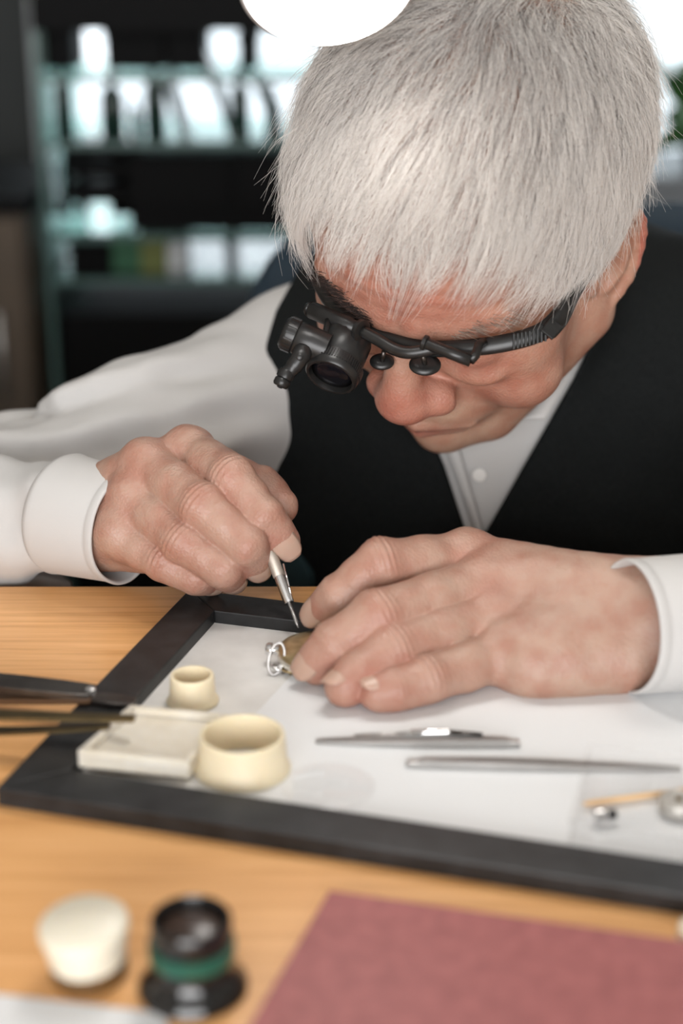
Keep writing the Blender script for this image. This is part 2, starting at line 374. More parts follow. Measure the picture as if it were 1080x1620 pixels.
mk('handle', *tube([sd1, sd1+(sd2-sd1)*.04, sd2-(sd2-sd1)*.04, sd2], [1.0, 1.5, 1.5, 1.2], 16), M_CHROME, nt_)
mk('tail', *tube([sd2, sd3], [.95, .8], 12), M_DARKSTEEL, nt_)

# clear plastic box with small parts
cbz = PZ+.25
ring_b = [PL(899, 1333, cbz), PL(1150, 1372, cbz), PL(1180, 1238, cbz), PL(931, 1212, cbz)]
cb = thing('clear_box', 'open clear plastic parts box at the right edge of the tray', 'box', sum(ring_b)/4)
hz = 9.0
def wall(p, q, h, t=1.0):
    d = nrm((q-p)*[1, 1, 0]); n = V3(-d[1], d[0], 0)
    return box((p+q)/2+n*t/2+V3(0, 0, h/2), np.linalg.norm(q-p), t, h, ex=d, ey=n)
mk('box_floor', *prism([p[:2] for p in ring_b], cbz, cbz+.8), M_CLEARPL, cb, False)
for i in range(4): mk('box_wall', *wall(ring_b[i], ring_b[(i+1) % 4], hz), M_CLEARPL, cb, False)
for i in range(4):
    p, q = ring_b[i]+V3(0, 0, hz), ring_b[(i+1) % 4]+V3(0, 0, hz); mk('rim', *tube([p, q], .8, 8), M_CLEARPL, cb)
iz = cbz+.8
st0, st1 = PL(922, 1272, iz+1.2), PL(1110, 1247, iz+1.2)
props(mk('pegwood_stick', *tube([st0, st0+(st1-st0)*.06, st1], [.5, 1.1, 1.2], 12), M_STICK, None, base=(st0+st1)/2), 'thin tan wooden stick inside the clear box', 'stick')
c = PL(938, 1303, iz); ax = nrm(PL(975, 1298, iz)-c)
wc = thing('winding_button', 'tiny steel winding crown with black stem in the clear box', 'watch part', c)
mk('crown_knob', *lathe([(0.01, 0), (2.4, 0), (2.9, .5), (2.9, 3.2), (2.2, 3.8), (1.4, 4.4), (1.4, 5.4)], c+V3(0, 0, 2.9), ax, 20), M_CHROME, wc, angle=40)
mk('stem', *lathe([(1.9, 5.4), (1.9, 8.6), (.01, 8.8)], c+V3(0, 0, 2.9), ax, 16), M_GLOSSBLK, wc, angle=40)
c = PL(1072, 1283, iz)
md = thing('metal_dial', 'round grey metal disc at the right end of the clear box', 'watch part', c)
mk('disc', *lathe([(7.2, 0), (7.4, .4), (7.4, 4.6), (6.8, 5.4), (5.6, 5.5), (5.4, 5.0), (.01, 5.0)], c, n=40), mat('grey_metal', (.45, .43, .40), .5, .6), md, angle=40)
mk('hub', *lathe([(1.2, 5.0), (1.2, 5.9), (.01, 6.0)], c, n=16), M_BRASS, md, angle=40)

# dark pliers and brass tweezers at the left, lying over the frame
pz = 10.0
k0, k1, k2 = PL(-120, 1074, pz), PL(148, 1103, pz), PL(214, 1112, FH+1.2)
pk = thing('folding_cutter', 'dark steel pivoted cutter lying across the left frame rail', 'tool', k1*[1, 1, 0]+V3(0, 0, FH))
def plate(p0, p1, w, th, z0, name, m, parent, taper=.45, n=14, bev=.4):
    ax = nrm((p1-p0)*[1, 1, 0]); sd = V3(-ax[1], ax[0], 0); L = np.linalg.norm((p1-p0)*[1, 1, 0]); up, lo = [], []
    for k in range(n+1):
        u = k/n; h = w*(taper+(1-taper)*math.sin(math.pi*(.08+.84*(1-u)**.8))**.7)*.5
        p = p0+(p1-p0)*u; up.append(p+sd*h); lo.append(p-sd*h)
    poly = lo+up[::-1]
    v, f = prism([q[:2] for q in poly], 0, th, bev)
    t = np.clip(((v-p0*[1, 1, 0])@ax)/L, 0, 1); v[:, 2] += z0+(p1[2]-p0[2])*t
    return mk(name, v, f, m, parent, False)
plate(k0, k1, 12.5, 3.2, pz+.5, 'handle_scale', M_DARKSTEEL, pk, .6)
plate(k0+V3(0, -4, -8.5), k1+V3(0, -1.5, -1.2), 9.5, 2.6, pz-8.0, 'handle_scale', mat('brown_grip', (.09, .045, .02), .4), pk, .6)
plate(k1-V3(4, 0, 0), k2, 8.5, 1.6, pz-.4, 'cutting_blade', M_DARKSTEEL, pk, .3)
mk('pivot_screw', *lathe([(2.3, 0), (2.3, 4.6), (1.7, 5.1), (.01, 5.2)], k1+V3(-1, 0, -.6), n=20), M_STEEL, pk, angle=40)
b0_, b1_ = PL(-140, 1128, 15), PL(213, 1137, 19)
bt = thing('brass_tweezers', 'tarnished brass tweezers resting their tips over the square dish', 'tweezers', b0_*[1, 1, 0])
def arm(p0, p1, w0, w1, th, off, m, parent):
    ax = nrm(p1-p0); sd = nrm(V3(-ax[1], ax[0], 0)); n = nrm(np.cross(ax, sd)); V, Fc = [], []
    N = 12
    for k in range(N+1):
        u = k/N; c_ = p0+(p1-p0)*u+n*off*math.sin(math.pi*(1-u)*.5)*(1); w = w0+(w1-w0)*u**1.1
        for a_, b_ in ((-1, -1), (1, -1), (1, 1), (-1, 1)): V.append(c_+sd*(a_*w/2)+n*(b_*th/2))
    for k in range(N):
        for j in range(4): Fc.append([k*4+j, k*4+(j+1) % 4, k*4+4+(j+1) % 4, k*4+4+j])
    Fc += [[3, 2, 1, 0], [N*4, N*4+1, N*4+2, N*4+3]]
    return mk('arm', V, Fc, m, parent, False)
arm(b0_, b1_, 9.5, 4.2, 1.4, 0, M_BRASS, bt)
arm(b0_+V3(0, 0, -1.6), b1_+V3(-10, -1, -3.0), 9.0, 3.2, 1.2, -6.0, M_BRASS, bt)

# ------------------------------------------------------------------ front of the desk
c = PL(143, 1540, 0); tilt = nrm(V3(-.05, -.06, 1))
cp = thing('ivory_jar', 'round ivory capped jar on the bare desk, front left', 'jar', c)
mk('jar_base', *lathe([(11.0, 0), (12.2, .6), (12.4, 4.0), (11.6, 7.2)], c, tilt, 48), mat('amber_plastic', (.11, .055, .018), .3), cp, angle=50)
mk('jar_lid', *lathe([(11.2, 6.6), (12.2, 7.0), (12.7, 11), (13.8, 16), (14.3, 18.6), (14.1, 20.0), (13.2, 20.8), (.01, 21.0)], c, tilt, 56), M_IVORY, cp, angle=50)
c = PL(306, 1562, 0); tilt = nrm(V3(0, 0, 1))
LS = 1.12
lp = thing('eye_loupe', 'black watchmaker eye loupe with a green band standing on the desk', 'loupe', c)
mk('eyecup', *lathe([(14.6, 0), (15.6, .7), (15.5, 2.2), (13.4, 4.8), (11.5, 7.6), (10.9, 10.5), (11.2, 13.0)], c, tilt, 56, LS, LS), M_GLOSSBLK, lp, angle=60)
mk('green_band', *lathe([(11.3, 12.6), (12.1, 13.0), (12.2, 17.4), (11.4, 17.9)], c, tilt, 56, LS, LS), M_GREEN, lp, angle=50)
mk('barrel', *lathe([(11.0, 17.5), (11.3, 18.0), (11.4, 25.2), (10.9, 26.0), (10.2, 26.0), (9.9, 25.4), (9.6, 21.5)], c, tilt, 56, LS, LS), M_GLOSSBLK, lp, angle=50)
mk('lens', *lathe([(9.7, 21.5), (8.0, 22.6), (4.5, 23.4), (.01, 23.7)], c, tilt, 40, LS, LS), M_BROWNGLASS, lp)
bp_ = [PL(521, 1408, 6), PL(1330, 1522, 6), PL(1320, 1900, 6), PL(345, 1700, 6)]
be1 = nrm((bp_[1]-bp_[0])*[1, 1, 0]); be2 = V3(be1[1], -be1[0], 0); bo = bp_[0]
def BK(a, b): return (bo+be1*a+be2*b)[:2]
dd = PL(395, 1620, 6)-bo; sk = float(dd@be1)/float(dd@be2)
bk = thing('maroon_book', 'thin maroon cloth-covered book lying at the front right of the desk', 'book', bo*[1, 1, 0]+be1*80-V3(0, 40, 0)*1)
def BQ(m_): return [BK(m_+sk*m_, m_), BK(190, m_), BK(190+sk*150, 150), BK(m_+sk*150, 150)][::-1]
mk('front_cover', *prism(BQ(0), 4.6, 6.0, .4), M_MAROON, bk, False)
mk('page_block', *prism(BQ(1.5), 1.4, 4.6), M_PAGES, bk, False)
mk('back_cover', *prism(BQ(0), 0.1, 1.4, .4), M_MAROON, bk, False)
q = [PL(-60, 1566, .4), PL(268, 1604, .4), PL(240, 1760, .4), PL(-90, 1700, .4)]
props(mk('note_paper', *prism([p[:2] for p in q][::-1], .1, .5), M_PAPER, None, False, base=q[1]*[1, 1, 0]), 'white note paper at the bottom left corner of the desk', 'paper')
c = PL(1094, 1490, 0)
wj = thing('white_cap', 'small white cap on the desk at the right picture edge', 'cap', c)
mk('cap_body', *lathe([(4.2, 0), (4.6, .5), (4.6, 6), (4.0, 7.0), (.01, 7.2)], c, n=32), M_IVORY, wj, angle=50)
mk('cap_rib', *tube([c+V3(4.65*math.cos(t), 4.65*math.sin(t), 1.2) for t in np.linspace(0, 2*math.pi, 33)[:-1]], .35, 6, loop=True), M_IVORY, wj)

# ------------------------------------------------------------------ pocket watch under the fingers
wcn = PL(507, 1050, PZ+.6); wax = nrm(V3(.06, -.04, 1))
pw = thing('pocket_watch', 'gold and steel pocket watch pinned under the left fingertips', 'watch', wcn)
R_ = 21.0
mk('case_back', *lathe([(.01, .2), (14, .5), (17.5, 1.4), (19.2, 2.6)], wcn, wax, 56), M_CHROME, pw)
mk('case_band', *lathe([(19.1, 2.4), (19.8, 2.9), (20.0, 4.2), (19.8, 5.4), (19.2, 5.8)], wcn, wax, 56), mat('steel_band', (.80, .76, .68), .25, .8), pw)
mk('lid', *lathe([(19.2, 5.7), (19.5, 6.2), (18.8, 7.0), (16, 7.8), (11, 8.5), (6, 8.8), (.01, 8.9)], wcn, wax, 56), M_GOLD, pw)
lx, ly, lz = frame_of(wax, (0, 1, 0)); left = nrm(V3(-1, .12, 0)-wax*(V3(-1, .12, 0)@wax))
nk = wcn+wax*4.4+left*19.2
mk('pendant_neck', *lathe([(2.6, 0), (2.2, 1.2), (2.0, 2.6), (2.4, 3.2)], nk, left, 20), M_CHROME, pw, angle=50)
mk('crown', *lathe([(2.4, 3.0), (3.0, 3.4), (3.0, 5.2), (2.3, 6.0), (.01, 6.2)], nk, left, 20), M_CHROME, pw, angle=50)
bc = PL(437, 1042, 9.0); bx_, by_ = RIGHT, nrm(UP+RIGHT*.18)
mk('bow', *tube([bc+bx_*(3.4*math.cos(t))+by_*(7.2*math.sin(t)) for t in np.linspace(0, 2*math.pi, 41)[:-1]], .62, 10, loop=True), M_STEEL, pw)
# short chain: every link a piece
ch0 = PL(436, 1056, PZ+1.6)
ch = thing('watch_chain', 'short gold chain hanging off the pocket watch bow', 'chain', ch0*[1, 1, 0]+V3(0, 0, PZ))
cpts = [PL(434, 1054, 5), PL(443, 1060, 4), PL(452, 1056, 4.2), PL(461, 1061, 4), PL(470, 1058, 4.2), PL(479, 1062, 4), PL(488, 1060, 4.2)]
for i in range(len(cpts)-1):
    p, q_ = cpts[i], cpts[i+1]; m_ = (p+q_)/2; ax = nrm(q_-p); sd = nrm(np.cross(ax, V3(0, 0, 1))); u2 = np.cross(sd, ax)
    w = (sd*math.cos(i*1.35+.4)+u2*math.sin(i*1.35+.4)); a = np.linalg.norm(q_-p)*.5+1.0
    mk('chain_link', *tube([m_+ax*(a*math.cos(t))+w*(2.3*math.sin(t)) for t in np.linspace(0, 2*math.pi, 21)[:-1]], .7, 8, loop=True), M_CHROME if i < 2 else M_GOLD, ch)
# ------------------------------------------------------------------ desk lamp
LC = P(520, -30, 640); LN = nrm(-FWD*.46 + RIGHT*.10 - UP*.88); LR = 35.0
lamp = thing('desk_lamp', 'desk lamp with a glowing round white diffuser hanging over the hands', 'lamp', (-345, 640, 0))
mk('diffuser', *lathe([(LR, 0), (LR-1, 1.2), (LR*.8, 2.6), (LR*.4, 3.8), (.01, 4.2)], LC, LN, 64), emit_mat('lamp_glow', (1.0, .97, .935), 27.0), lamp)
mk('lamp_shade', *lathe([(LR-.5, .3), (LR+1.6, -.2), (LR+1.2, -4), (LR*.9, -16), (LR*.6, -27), (LR*.3, -32), (.01, -33)], LC, LN, 64), mat('lamp_white', (.6, .6, .6), .4), lamp)
elb = V3(-330, 668, 520); sw = LC-LN*40
mk('lamp_arm', *tube(smooth_path([LC-LN*30, LC-LN*52, elb+V3(150, 0, -20), elb], 8), 4.5, 12), M_BLACKPL, lamp)
mk('lamp_arm', *tube([elb, V3(-345, 640, 18)], 5.0, 12), M_BLACKPL, lamp)
mk('joint_knob', *lathe([(9, -9), (9.5, -8), (9.5, 8), (9, 9)], elb, (0, 1, 0), 24), M_BLACKPL, lamp, angle=40)
mk('lamp_base', *lathe([(80, 0), (82, 2), (82, 10), (78, 14), (12, 18), (.01, 18)], V3(-345, 640, 0), n=48), M_BLACKPL, lamp, angle=40)

# ------------------------------------------------------------------ glass display case behind, left
YC = 2200.0
def pbox(px0, px1, py0, py1, y0, y1, bev=0):    # solid whose front face spans those pixels at depth y0
    a = PY(px0, py1, y0); b = PY(px1, py0, y0); return bx(a[0], b[0], y0, y1, a[2], b[2], bev)
zs = lambda py, y=YC: PY(300, py, y)[2]
cx0, cx1 = PY(66, 300, YC)[0], PY(890, 300, YC)[0]
case = thing('display_case', 'tall black-framed glass display case with glass shelves behind the man', 'display case', ((cx0+cx1)/2, YC+160, FLOORZ))
mk('header', *bx(cx0, cx1, YC, YC+320, zs(48), zs(48)+520), M_BLACK, case, False)
for z, nm in ((zs(120), 'glass_shelf'), (zs(224), 'glass_shelf'), (zs(371), 'glass_shelf'), (zs(441), 'shelf_board')):
    s = mk(nm, *bx(cx0+8, cx1-8, YC+8, YC+312, z-9, z), M_GLASS if nm == 'glass_shelf' else M_GLOSSBLK, case, False)
    mk('front_edge', *bx(cx0+8, cx1-8, YC+2, YC+8, z-9, z), M_GLASSEDGE, s, False)
gs = mk('glass_side', *bx(cx0, cx0+8, YC, YC+320, FLOORZ+120, zs(48)), M_GLASS, case, False)
mk('front_edge', *bx(cx0, cx0+8, YC-6, YC, FLOORZ+120, zs(48)), M_GLASSEDGE, gs, False)
mk('glass_side', *bx(cx1-8, cx1, YC, YC+320, FLOORZ+120, zs(48)), M_GLASS, case, False)
mk('plinth', *bx(cx0, cx1, YC, YC+320, FLOORZ, FLOORZ+120), M_BLACK, case, False)
# drawers in the lower half
zt = zs(500)
for i in range(4):
    d_ = mk('drawer', *bx(cx0+12, cx1-12, YC+10, YC+310, zt-150*(i+1)+8, zt-150*i, 4), M_BLACK, case, False)
    mk('drawer_pull', *tube([V3((cx0+cx1)/2-60, YC+2, zt-150*i-70), V3((cx0+cx1)/2+60, YC+2, zt-150*i-70)], 5, 10), M_STEEL, d_)
def item(name, label, cat, shape, m, base, group=None):
    o = mk(name, *shape, m, None, False, base=base); return props(o, label, cat, group)
def slab_box(px0, px1, py0, py1, y, m, label, cat='box', lid=True, group=None):
    a = PY(px0, py1, y); b = PY(px1, py0, y); t = thing('case_box' if cat == 'box' else cat.replace(' ', '_'), label, cat, ((a[0]+b[0])/2, y+50, a[2]), group)
    t['group'] = 'boxes in the glass case' if cat == 'box' else 'flat trays in the glass case'
    h = b[2]-a[2]
    mk('box_body', *bx(a[0], b[0], y, y+110, a[2], a[2]+h*.72, 2), m, t, False)
    mk('box_lid', *bx(a[0]-2, b[0]+2, y-2, y+112, a[2]+h*.72, b[2], 2), m, t, False)
    return t
# the black band: a long low cabinet of trays between the shelves
a = PY(205, 338, YC+30); b = PY(860, 228, YC+30)
bd = thing('jewellery_chest', 'long low black chest standing between two glass shelves', 'chest', ((a[0]+b[0])/2, YC+150, zs(371)))
mk('chest_body', *bx(a[0], b[0], YC+34, YC+290, zs(371), b[2]-14), M_BLACK, bd, False)
for i in range(4):
    x0 = a[0]+(b[0]-a[0])*i/4; x1 = a[0]+(b[0]-a[0])*(i+1)/4
    mk('chest_drawer', *bx(x0+4, x1-4, YC+28, YC+36, a[2]+6, b[2]-20, 2), M_BLACK, bd, False)
for i, (p0, p1) in enumerate(((226, 246), (257, 281), (297, 321))):
    slab_box(105, 200, p0, p1, YC+30+0*i, M_BLACK, ['flat black tray, topmost of three in the glass case', 'flat black tray, middle one of three in the glass case', 'flat black tray, lowest of three in the glass case'][i], 'tray')
tp = thing('tray_rack', 'added black wire rack holding the flat trays in the glass case', 'rack', PY(150, 338, YC+60))
for px in (107, 132, 183, 199): mk('rack_post', *tube([PY(px, 340, YC+145), PY(px, 226, YC+145)], 9, 8), M_BLACK, tp)  # posts added to narrow the bright gaps between the trays
# upper shelf row: dark boxes added to shape the bright window gaps
for px0, px1, py0, lab in ((168, 258, 40, 'added square black box on the upper glass shelf'), (378, 404, 52, 'added narrow black box on the upper glass shelf'), (72, 112, 30, 'added black box at the far left of the upper glass shelf'), (264, 322, 40, 'added wide black box next to the square one on the upper shelf')):
    slab_box(px0, px1, py0, 110, YC+60, M_BLACK, lab)
def bottle(px, pyb, y, r, h, m, label, neck=.35):  # invented dark bottles that divide the bright window gaps
    c = PY(px, pyb, y); t = thing('added_bottle', label, 'bottle', c, 'added bottles in the glass case')
    mk('bottle_body', *lathe([(r*.92, 0), (r, r*.1), (r, h*.6), (r*.85, h*.7), (r*neck, h*.8), (r*neck, h*.93)], c, n=24), m, t, angle=50)
    mk('stopper', *lathe([(r*neck*1.15, h*.92), (r*neck*1.3, h*.95), (r*neck*1.2, h), (.01, h)], c, n=20), M_BLACK, t, angle=50)
M_DKGLASS = mat('dark_bottle', (.012, .03, .024), .12)
bottle(180, 222, YC+80, 17, 95, M_DKGLASS, 'added slim dark bottle between the bright gaps of the glass case')
bottle(247, 222, YC+80, 15, 110, M_DKGLASS, 'added tall dark green bottle in the middle of the glass shelf')
bottle(216, 222, YC+120, 9, 60, M_DKGLASS, 'added smallest dark bottle on the glass shelf')
bottle(104, 222, YC+80, 13, 110, M_DKGLASS, 'added dark bottle at the left end of the glass shelf')
bottle(381, 222, YC+80, 13, 100, M_DKGLASS, 'added dark bottle nearest the white hair on the shelf', .45)
bottle(432, 222, YC+90, 12, 75, M_DKGLASS, 'added dark bottle partly hidden by the white hair')
def leaning(px0, px1, pyt, y, w, label):       # added dark slab, leaning to slant the bright gaps like reflections
    a = PY(px0, 221, y); b = PY(px1, pyt, y); d = nrm(b-a); n_ = np.cross(d, V3(0, 1, 0)); t = thing('leaning_slab', label, 'book', a, 'added slabs leaning in the glass case')
    L = np.linalg.norm(b-a)
    mk('slab_body', *box((a+b)/2+n_*w/2+V3(0, 55, 0), L, w, 110, ex=d, ey=n_, ez=(0, 1, 0), bev=1), M_DKGLASS, t, False)
    mk('book_pages', *box((a+b)/2+n_*w/2+V3(0, 58, 0)+d*1.5, L, w*.6, 110, ex=d, ey=n_, ez=(0, 1, 0)), M_BLACK, t, False)
leaning(300, 268, 118, YC+70, 13, 'added dark slab leaning left on the glass shelf')
leaning(378, 326, 80, YC+70, 12, 'added tall dark slab leaning towards the middle of the glass shelf')
leaning(455, 412, 120, YC+70, 14, 'added dark slab leaning next to the white hair')
# second row: green and olive boxes at the left
slab_box(112, 178, 385, 436, YC+60, M_BLACK, 'black box left of the green box on the lower shelf')
slab_box(178, 222, 380, 436, YC+60, M_GREENBOX, 'dark green box on the lower glass shelf')
slab_box(222, 262, 378, 436, YC+60, M_OLIVE, 'olive green box on the lower glass shelf')
slab_box(262, 290, 384, 436, YC+70, M_WHITEBOX, 'pale card box on the lower glass shelf')
slab_box(358, 368, 376, 436, YC+60, M_BLACK, 'thin upright black box on the lower glass shelf')
# leaning black binder and its neighbours below
a = PY(105, 640, YC+40); b = PY(330, 470, YC+40)
# brown wooden cupboard left of the case
cb0, cb1 = PY(-420, 300, YC-60)[0], PY(44, 480, YC-60)[0]
cup_ = thing('brown_cupboard', 'dark brown wooden cupboard at the left picture edge', 'cupboard', ((cb0+cb1)/2, YC+100, FLOORZ))
mk('cupboard_body', *bx(cb0, cb1, YC-40, YC+300, FLOORZ, zs(330)), M_BROWNPANEL, cup_, False)
mk('cupboard_top', *bx(cb0-8, cb1+6, YC-52, YC+305, zs(330), zs(330)+22), M_BLACK, cup_, False)
for k in range(2):
    x0 = cb0+(cb1-cb0)*k/2; x1 = cb0+(cb1-cb0)*(k+1)/2
    dr = mk('cupboard_door', *bx(x0+4, x1-4, YC-58, YC-40, FLOORZ+80, zs(330)-6, 2), M_BROWNPANEL, cup_, False)
    mk('handle', *tube([V3(x1-40, YC-66, -300), V3(x1-40, YC-66, -180)], 5, 8), M_STEEL, dr)
# ------------------------------------------------------------------ plants
def leaf_shape(p0, dirv, L, w, droop, n=9, face=None):
    d = nrm(dirv); sd = nrm(np.cross(d, V3(0, 0, 1) if face is None else face)); V, Fc = [], []
    for k in range(n+1):
        u = k/n; c_ = p0+d*(L*u)+V3(0, 0, -droop*u*u*L); h = w*math.sin(math.pi*(.06+.92*u))**.8*.5
        V += [c_-sd*h+V3(0, 0, h*.25), c_, c_+sd*h+V3(0, 0, h*.25)]
    for k in range(n): a = k*3; Fc += [[a, a+1, a+4, a+3], [a+1, a+2, a+5, a+4]]
    V = np.array(V); n0 = len(V); V2 = V+V3(0, 0, -.8); Fc += [[i+n0 for i in f[::-1]] for f in list(Fc)]
    return np.concatenate([V, V2]), Fc
def plant(label, base, h, leaves, w, seed, potr=70, poth=120, spread=.8, up=1.0, tips=()):
    r = random.Random(seed); t = thing('potted_plant', label, 'plant', base)
    mk('plant_pot', *lathe([(potr*.75, 0), (potr*.8, 3), (potr, poth-8), (potr*1.06, poth-6), (potr*1.06, poth), (potr*.92, poth), (potr*.9, poth-14), (.01, poth-14)], base, n=32), M_POT, t, angle=40)
    for i in range(leaves):
        a = r.uniform(0, 2*math.pi); el = r.uniform(.25, 1.0)*up; L = h*r.uniform(.6, 1.0)
        d = V3(math.cos(a)*spread, math.sin(a)*spread, el+.25)
        mk('leaf', *leaf_shape(base+V3(math.cos(a)*potr*.3, math.sin(a)*potr*.3, poth-12), d, L, w*r.uniform(.7, 1.1), r.uniform(.15, .55)), M_LEAF, t)
    for tp_ in tips:
        b0 = base+V3(0, 0, poth-12); mk('leaf', *leaf_shape(b0, tp_-b0+V3(0, 0, .25*np.linalg.norm(tp_-b0)), np.linalg.norm(tp_-b0), w*1.5, .25, 9, nrm(V3(.2, 1, .25))), M_LEAF, t)
    return t
# window sill cupboard and the plant by the window, right
g0 = PY(940, 280, 2450); g1 = PY(1500, 280, 2450)
sc_ = thing('grey_sideboard', 'low grey sideboard under the window behind the blue chair', 'sideboard', ((g0[0]+g1[0])/2, 2550, FLOORZ))
M_GREY = mat('grey_lacquer', (.22, .24, .26), .4)
mk('sideboard_body', *bx(g0[0], g1[0], 2450, 2750, FLOORZ, g0[2]-20, 3), M_GREY, sc_, False)
mk('sideboard_top', *bx(g0[0]-10, g1[0]+10, 2440, 2755, g0[2]-20, g0[2], 3), M_GREY, sc_, False)
for k in range(3):
    w_ = (g1[0]-g0[0])/3; mk('sideboard_door', *bx(g0[0]+w_*k+4, g0[0]+w_*(k+1)-4, 2436, 2452, FLOORZ+60, g0[2]-30, 2), M_GREY, sc_, False)
plant('green long-leaved potted plant in front of the bright window', V3(PY(1130, 285, 2560)[0], 2560, g0[2]), 300, 12, 42, 5, 60, 60, .75, 1.0, [PY(1034, 95, 2500), PY(1062, 60, 2600), PY(1090, 120, 2500), PY(1040, 170, 2540), PY(1016, 235, 2480), PY(1120, 20, 2560)])
# ------------------------------------------------------------------ office chair behind the man
chx, chy = 150.0, 1130.0
chair = thing('office_chair', 'dark blue office chair the man sits on, its back behind his shoulder', 'chair', (chx, chy-180, FLOORZ))
zt_ = P(1060, 328, 1190)[2]
def rounded(w, h, r, n=6):
    pts = []
    for cx_, cy_, a0_ in ((w/2-r, h/2-r, 0), (-w/2+r, h/2-r, 90), (-w/2+r, -h/2+r, 180), (w/2-r, -h/2+r, 270)):
        for k in range(n+1): t = math.radians(a0_+90*k/n); pts.append((cx_+r*math.cos(t), cy_+r*math.sin(t)))
    return pts
def slab(c, pts, th, ex, ey, ez, bev):
    v, f = prism(pts, -th/2, th/2, bev); return v@np.stack([ex, ey, ez])+c, f
ez_ = nrm(V3(0, -1, .12)); ey_ = nrm(V3(0, .12, 1)); ex_ = np.cross(ey_, ez_)
mk('backrest', *slab(V3(chx, chy+70, zt_-280), rounded(460, 560, 110), 60, ex_, ey_, ez_, 22), M_CHAIR, chair)
mk('seat_cushion', *slab(V3(chx, chy-180, -420), rounded(480, 470, 110), 80, V3(1, 0, 0), V3(0, 1, 0), V3(0, 0, 1), 28), M_CHAIR, chair)
mk('back_bracket', *tube([V3(chx, chy+110, zt_-400), V3(chx, chy+90, -450), V3(chx, chy-120, -470)], 18, 12), M_BLACKPL, chair)
mk('gas_column', *tube([V3(chx, chy-180, -460), V3(chx, chy-180, FLOORZ+90)], 26, 16), M_BLACKPL, chair)
for k in range(5):
    t = 2*math.pi*k/5+.3; e = V3(chx+280*math.cos(t), chy-180+280*math.sin(t), FLOORZ+70)
    g = mk('base_arm', *tube([V3(chx, chy-180, FLOORZ+100), e], [26, 16], 10), M_BLACKPL, chair)
    mk('castor', *lathe([(28, -14), (30, -10), (30, 10), (28, 14)], e-V3(0, 0, 39), V3(-math.sin(t), math.cos(t), 0), 20), M_BLACKPL, g, angle=40)
# ------------------------------------------------------------------ signed distance modelling
f32 = np.float32
def ln(v): return np.sqrt(np.einsum('ij,ij->i', v, v))
def sph(p, c, r): return ln(p-np.asarray(c, f32))-r
def ell(p, c, r, R=None):
    q = p-np.asarray(c, f32)
    if R is not None: q = q@np.asarray(R, f32).T
    r = np.asarray(r, f32); k0 = ln(q/r); k1 = ln(q/(r*r)); return k0*(k0-1)/np.maximum(k1, 1e-6)
def cone(p, a, b, r1, r2):
    a = np.asarray(a, f32); b = np.asarray(b, f32); ba = b-a; pa = p-a
    t = np.clip((pa@ba)/max(float(ba@ba), 1e-6), 0, 1); return ln(pa-t[:, None]*ba)-(r1+(r2-r1)*t)
def chain(p, pts, rr, k=3.0):
    d = None
    for i in range(len(pts)-1):
        c = cone(p, pts[i], pts[i+1], rr[i], rr[i+1]); d = c if d is None else smin(d, c, k)
    return d
def smin(a, b, k):
    h = np.clip(.5+.5*(b-a)/k, 0, 1); return b+(a-b)*h-k*h*(1-h)
def smax(a, b, k): return -smin(-a, -b, k)
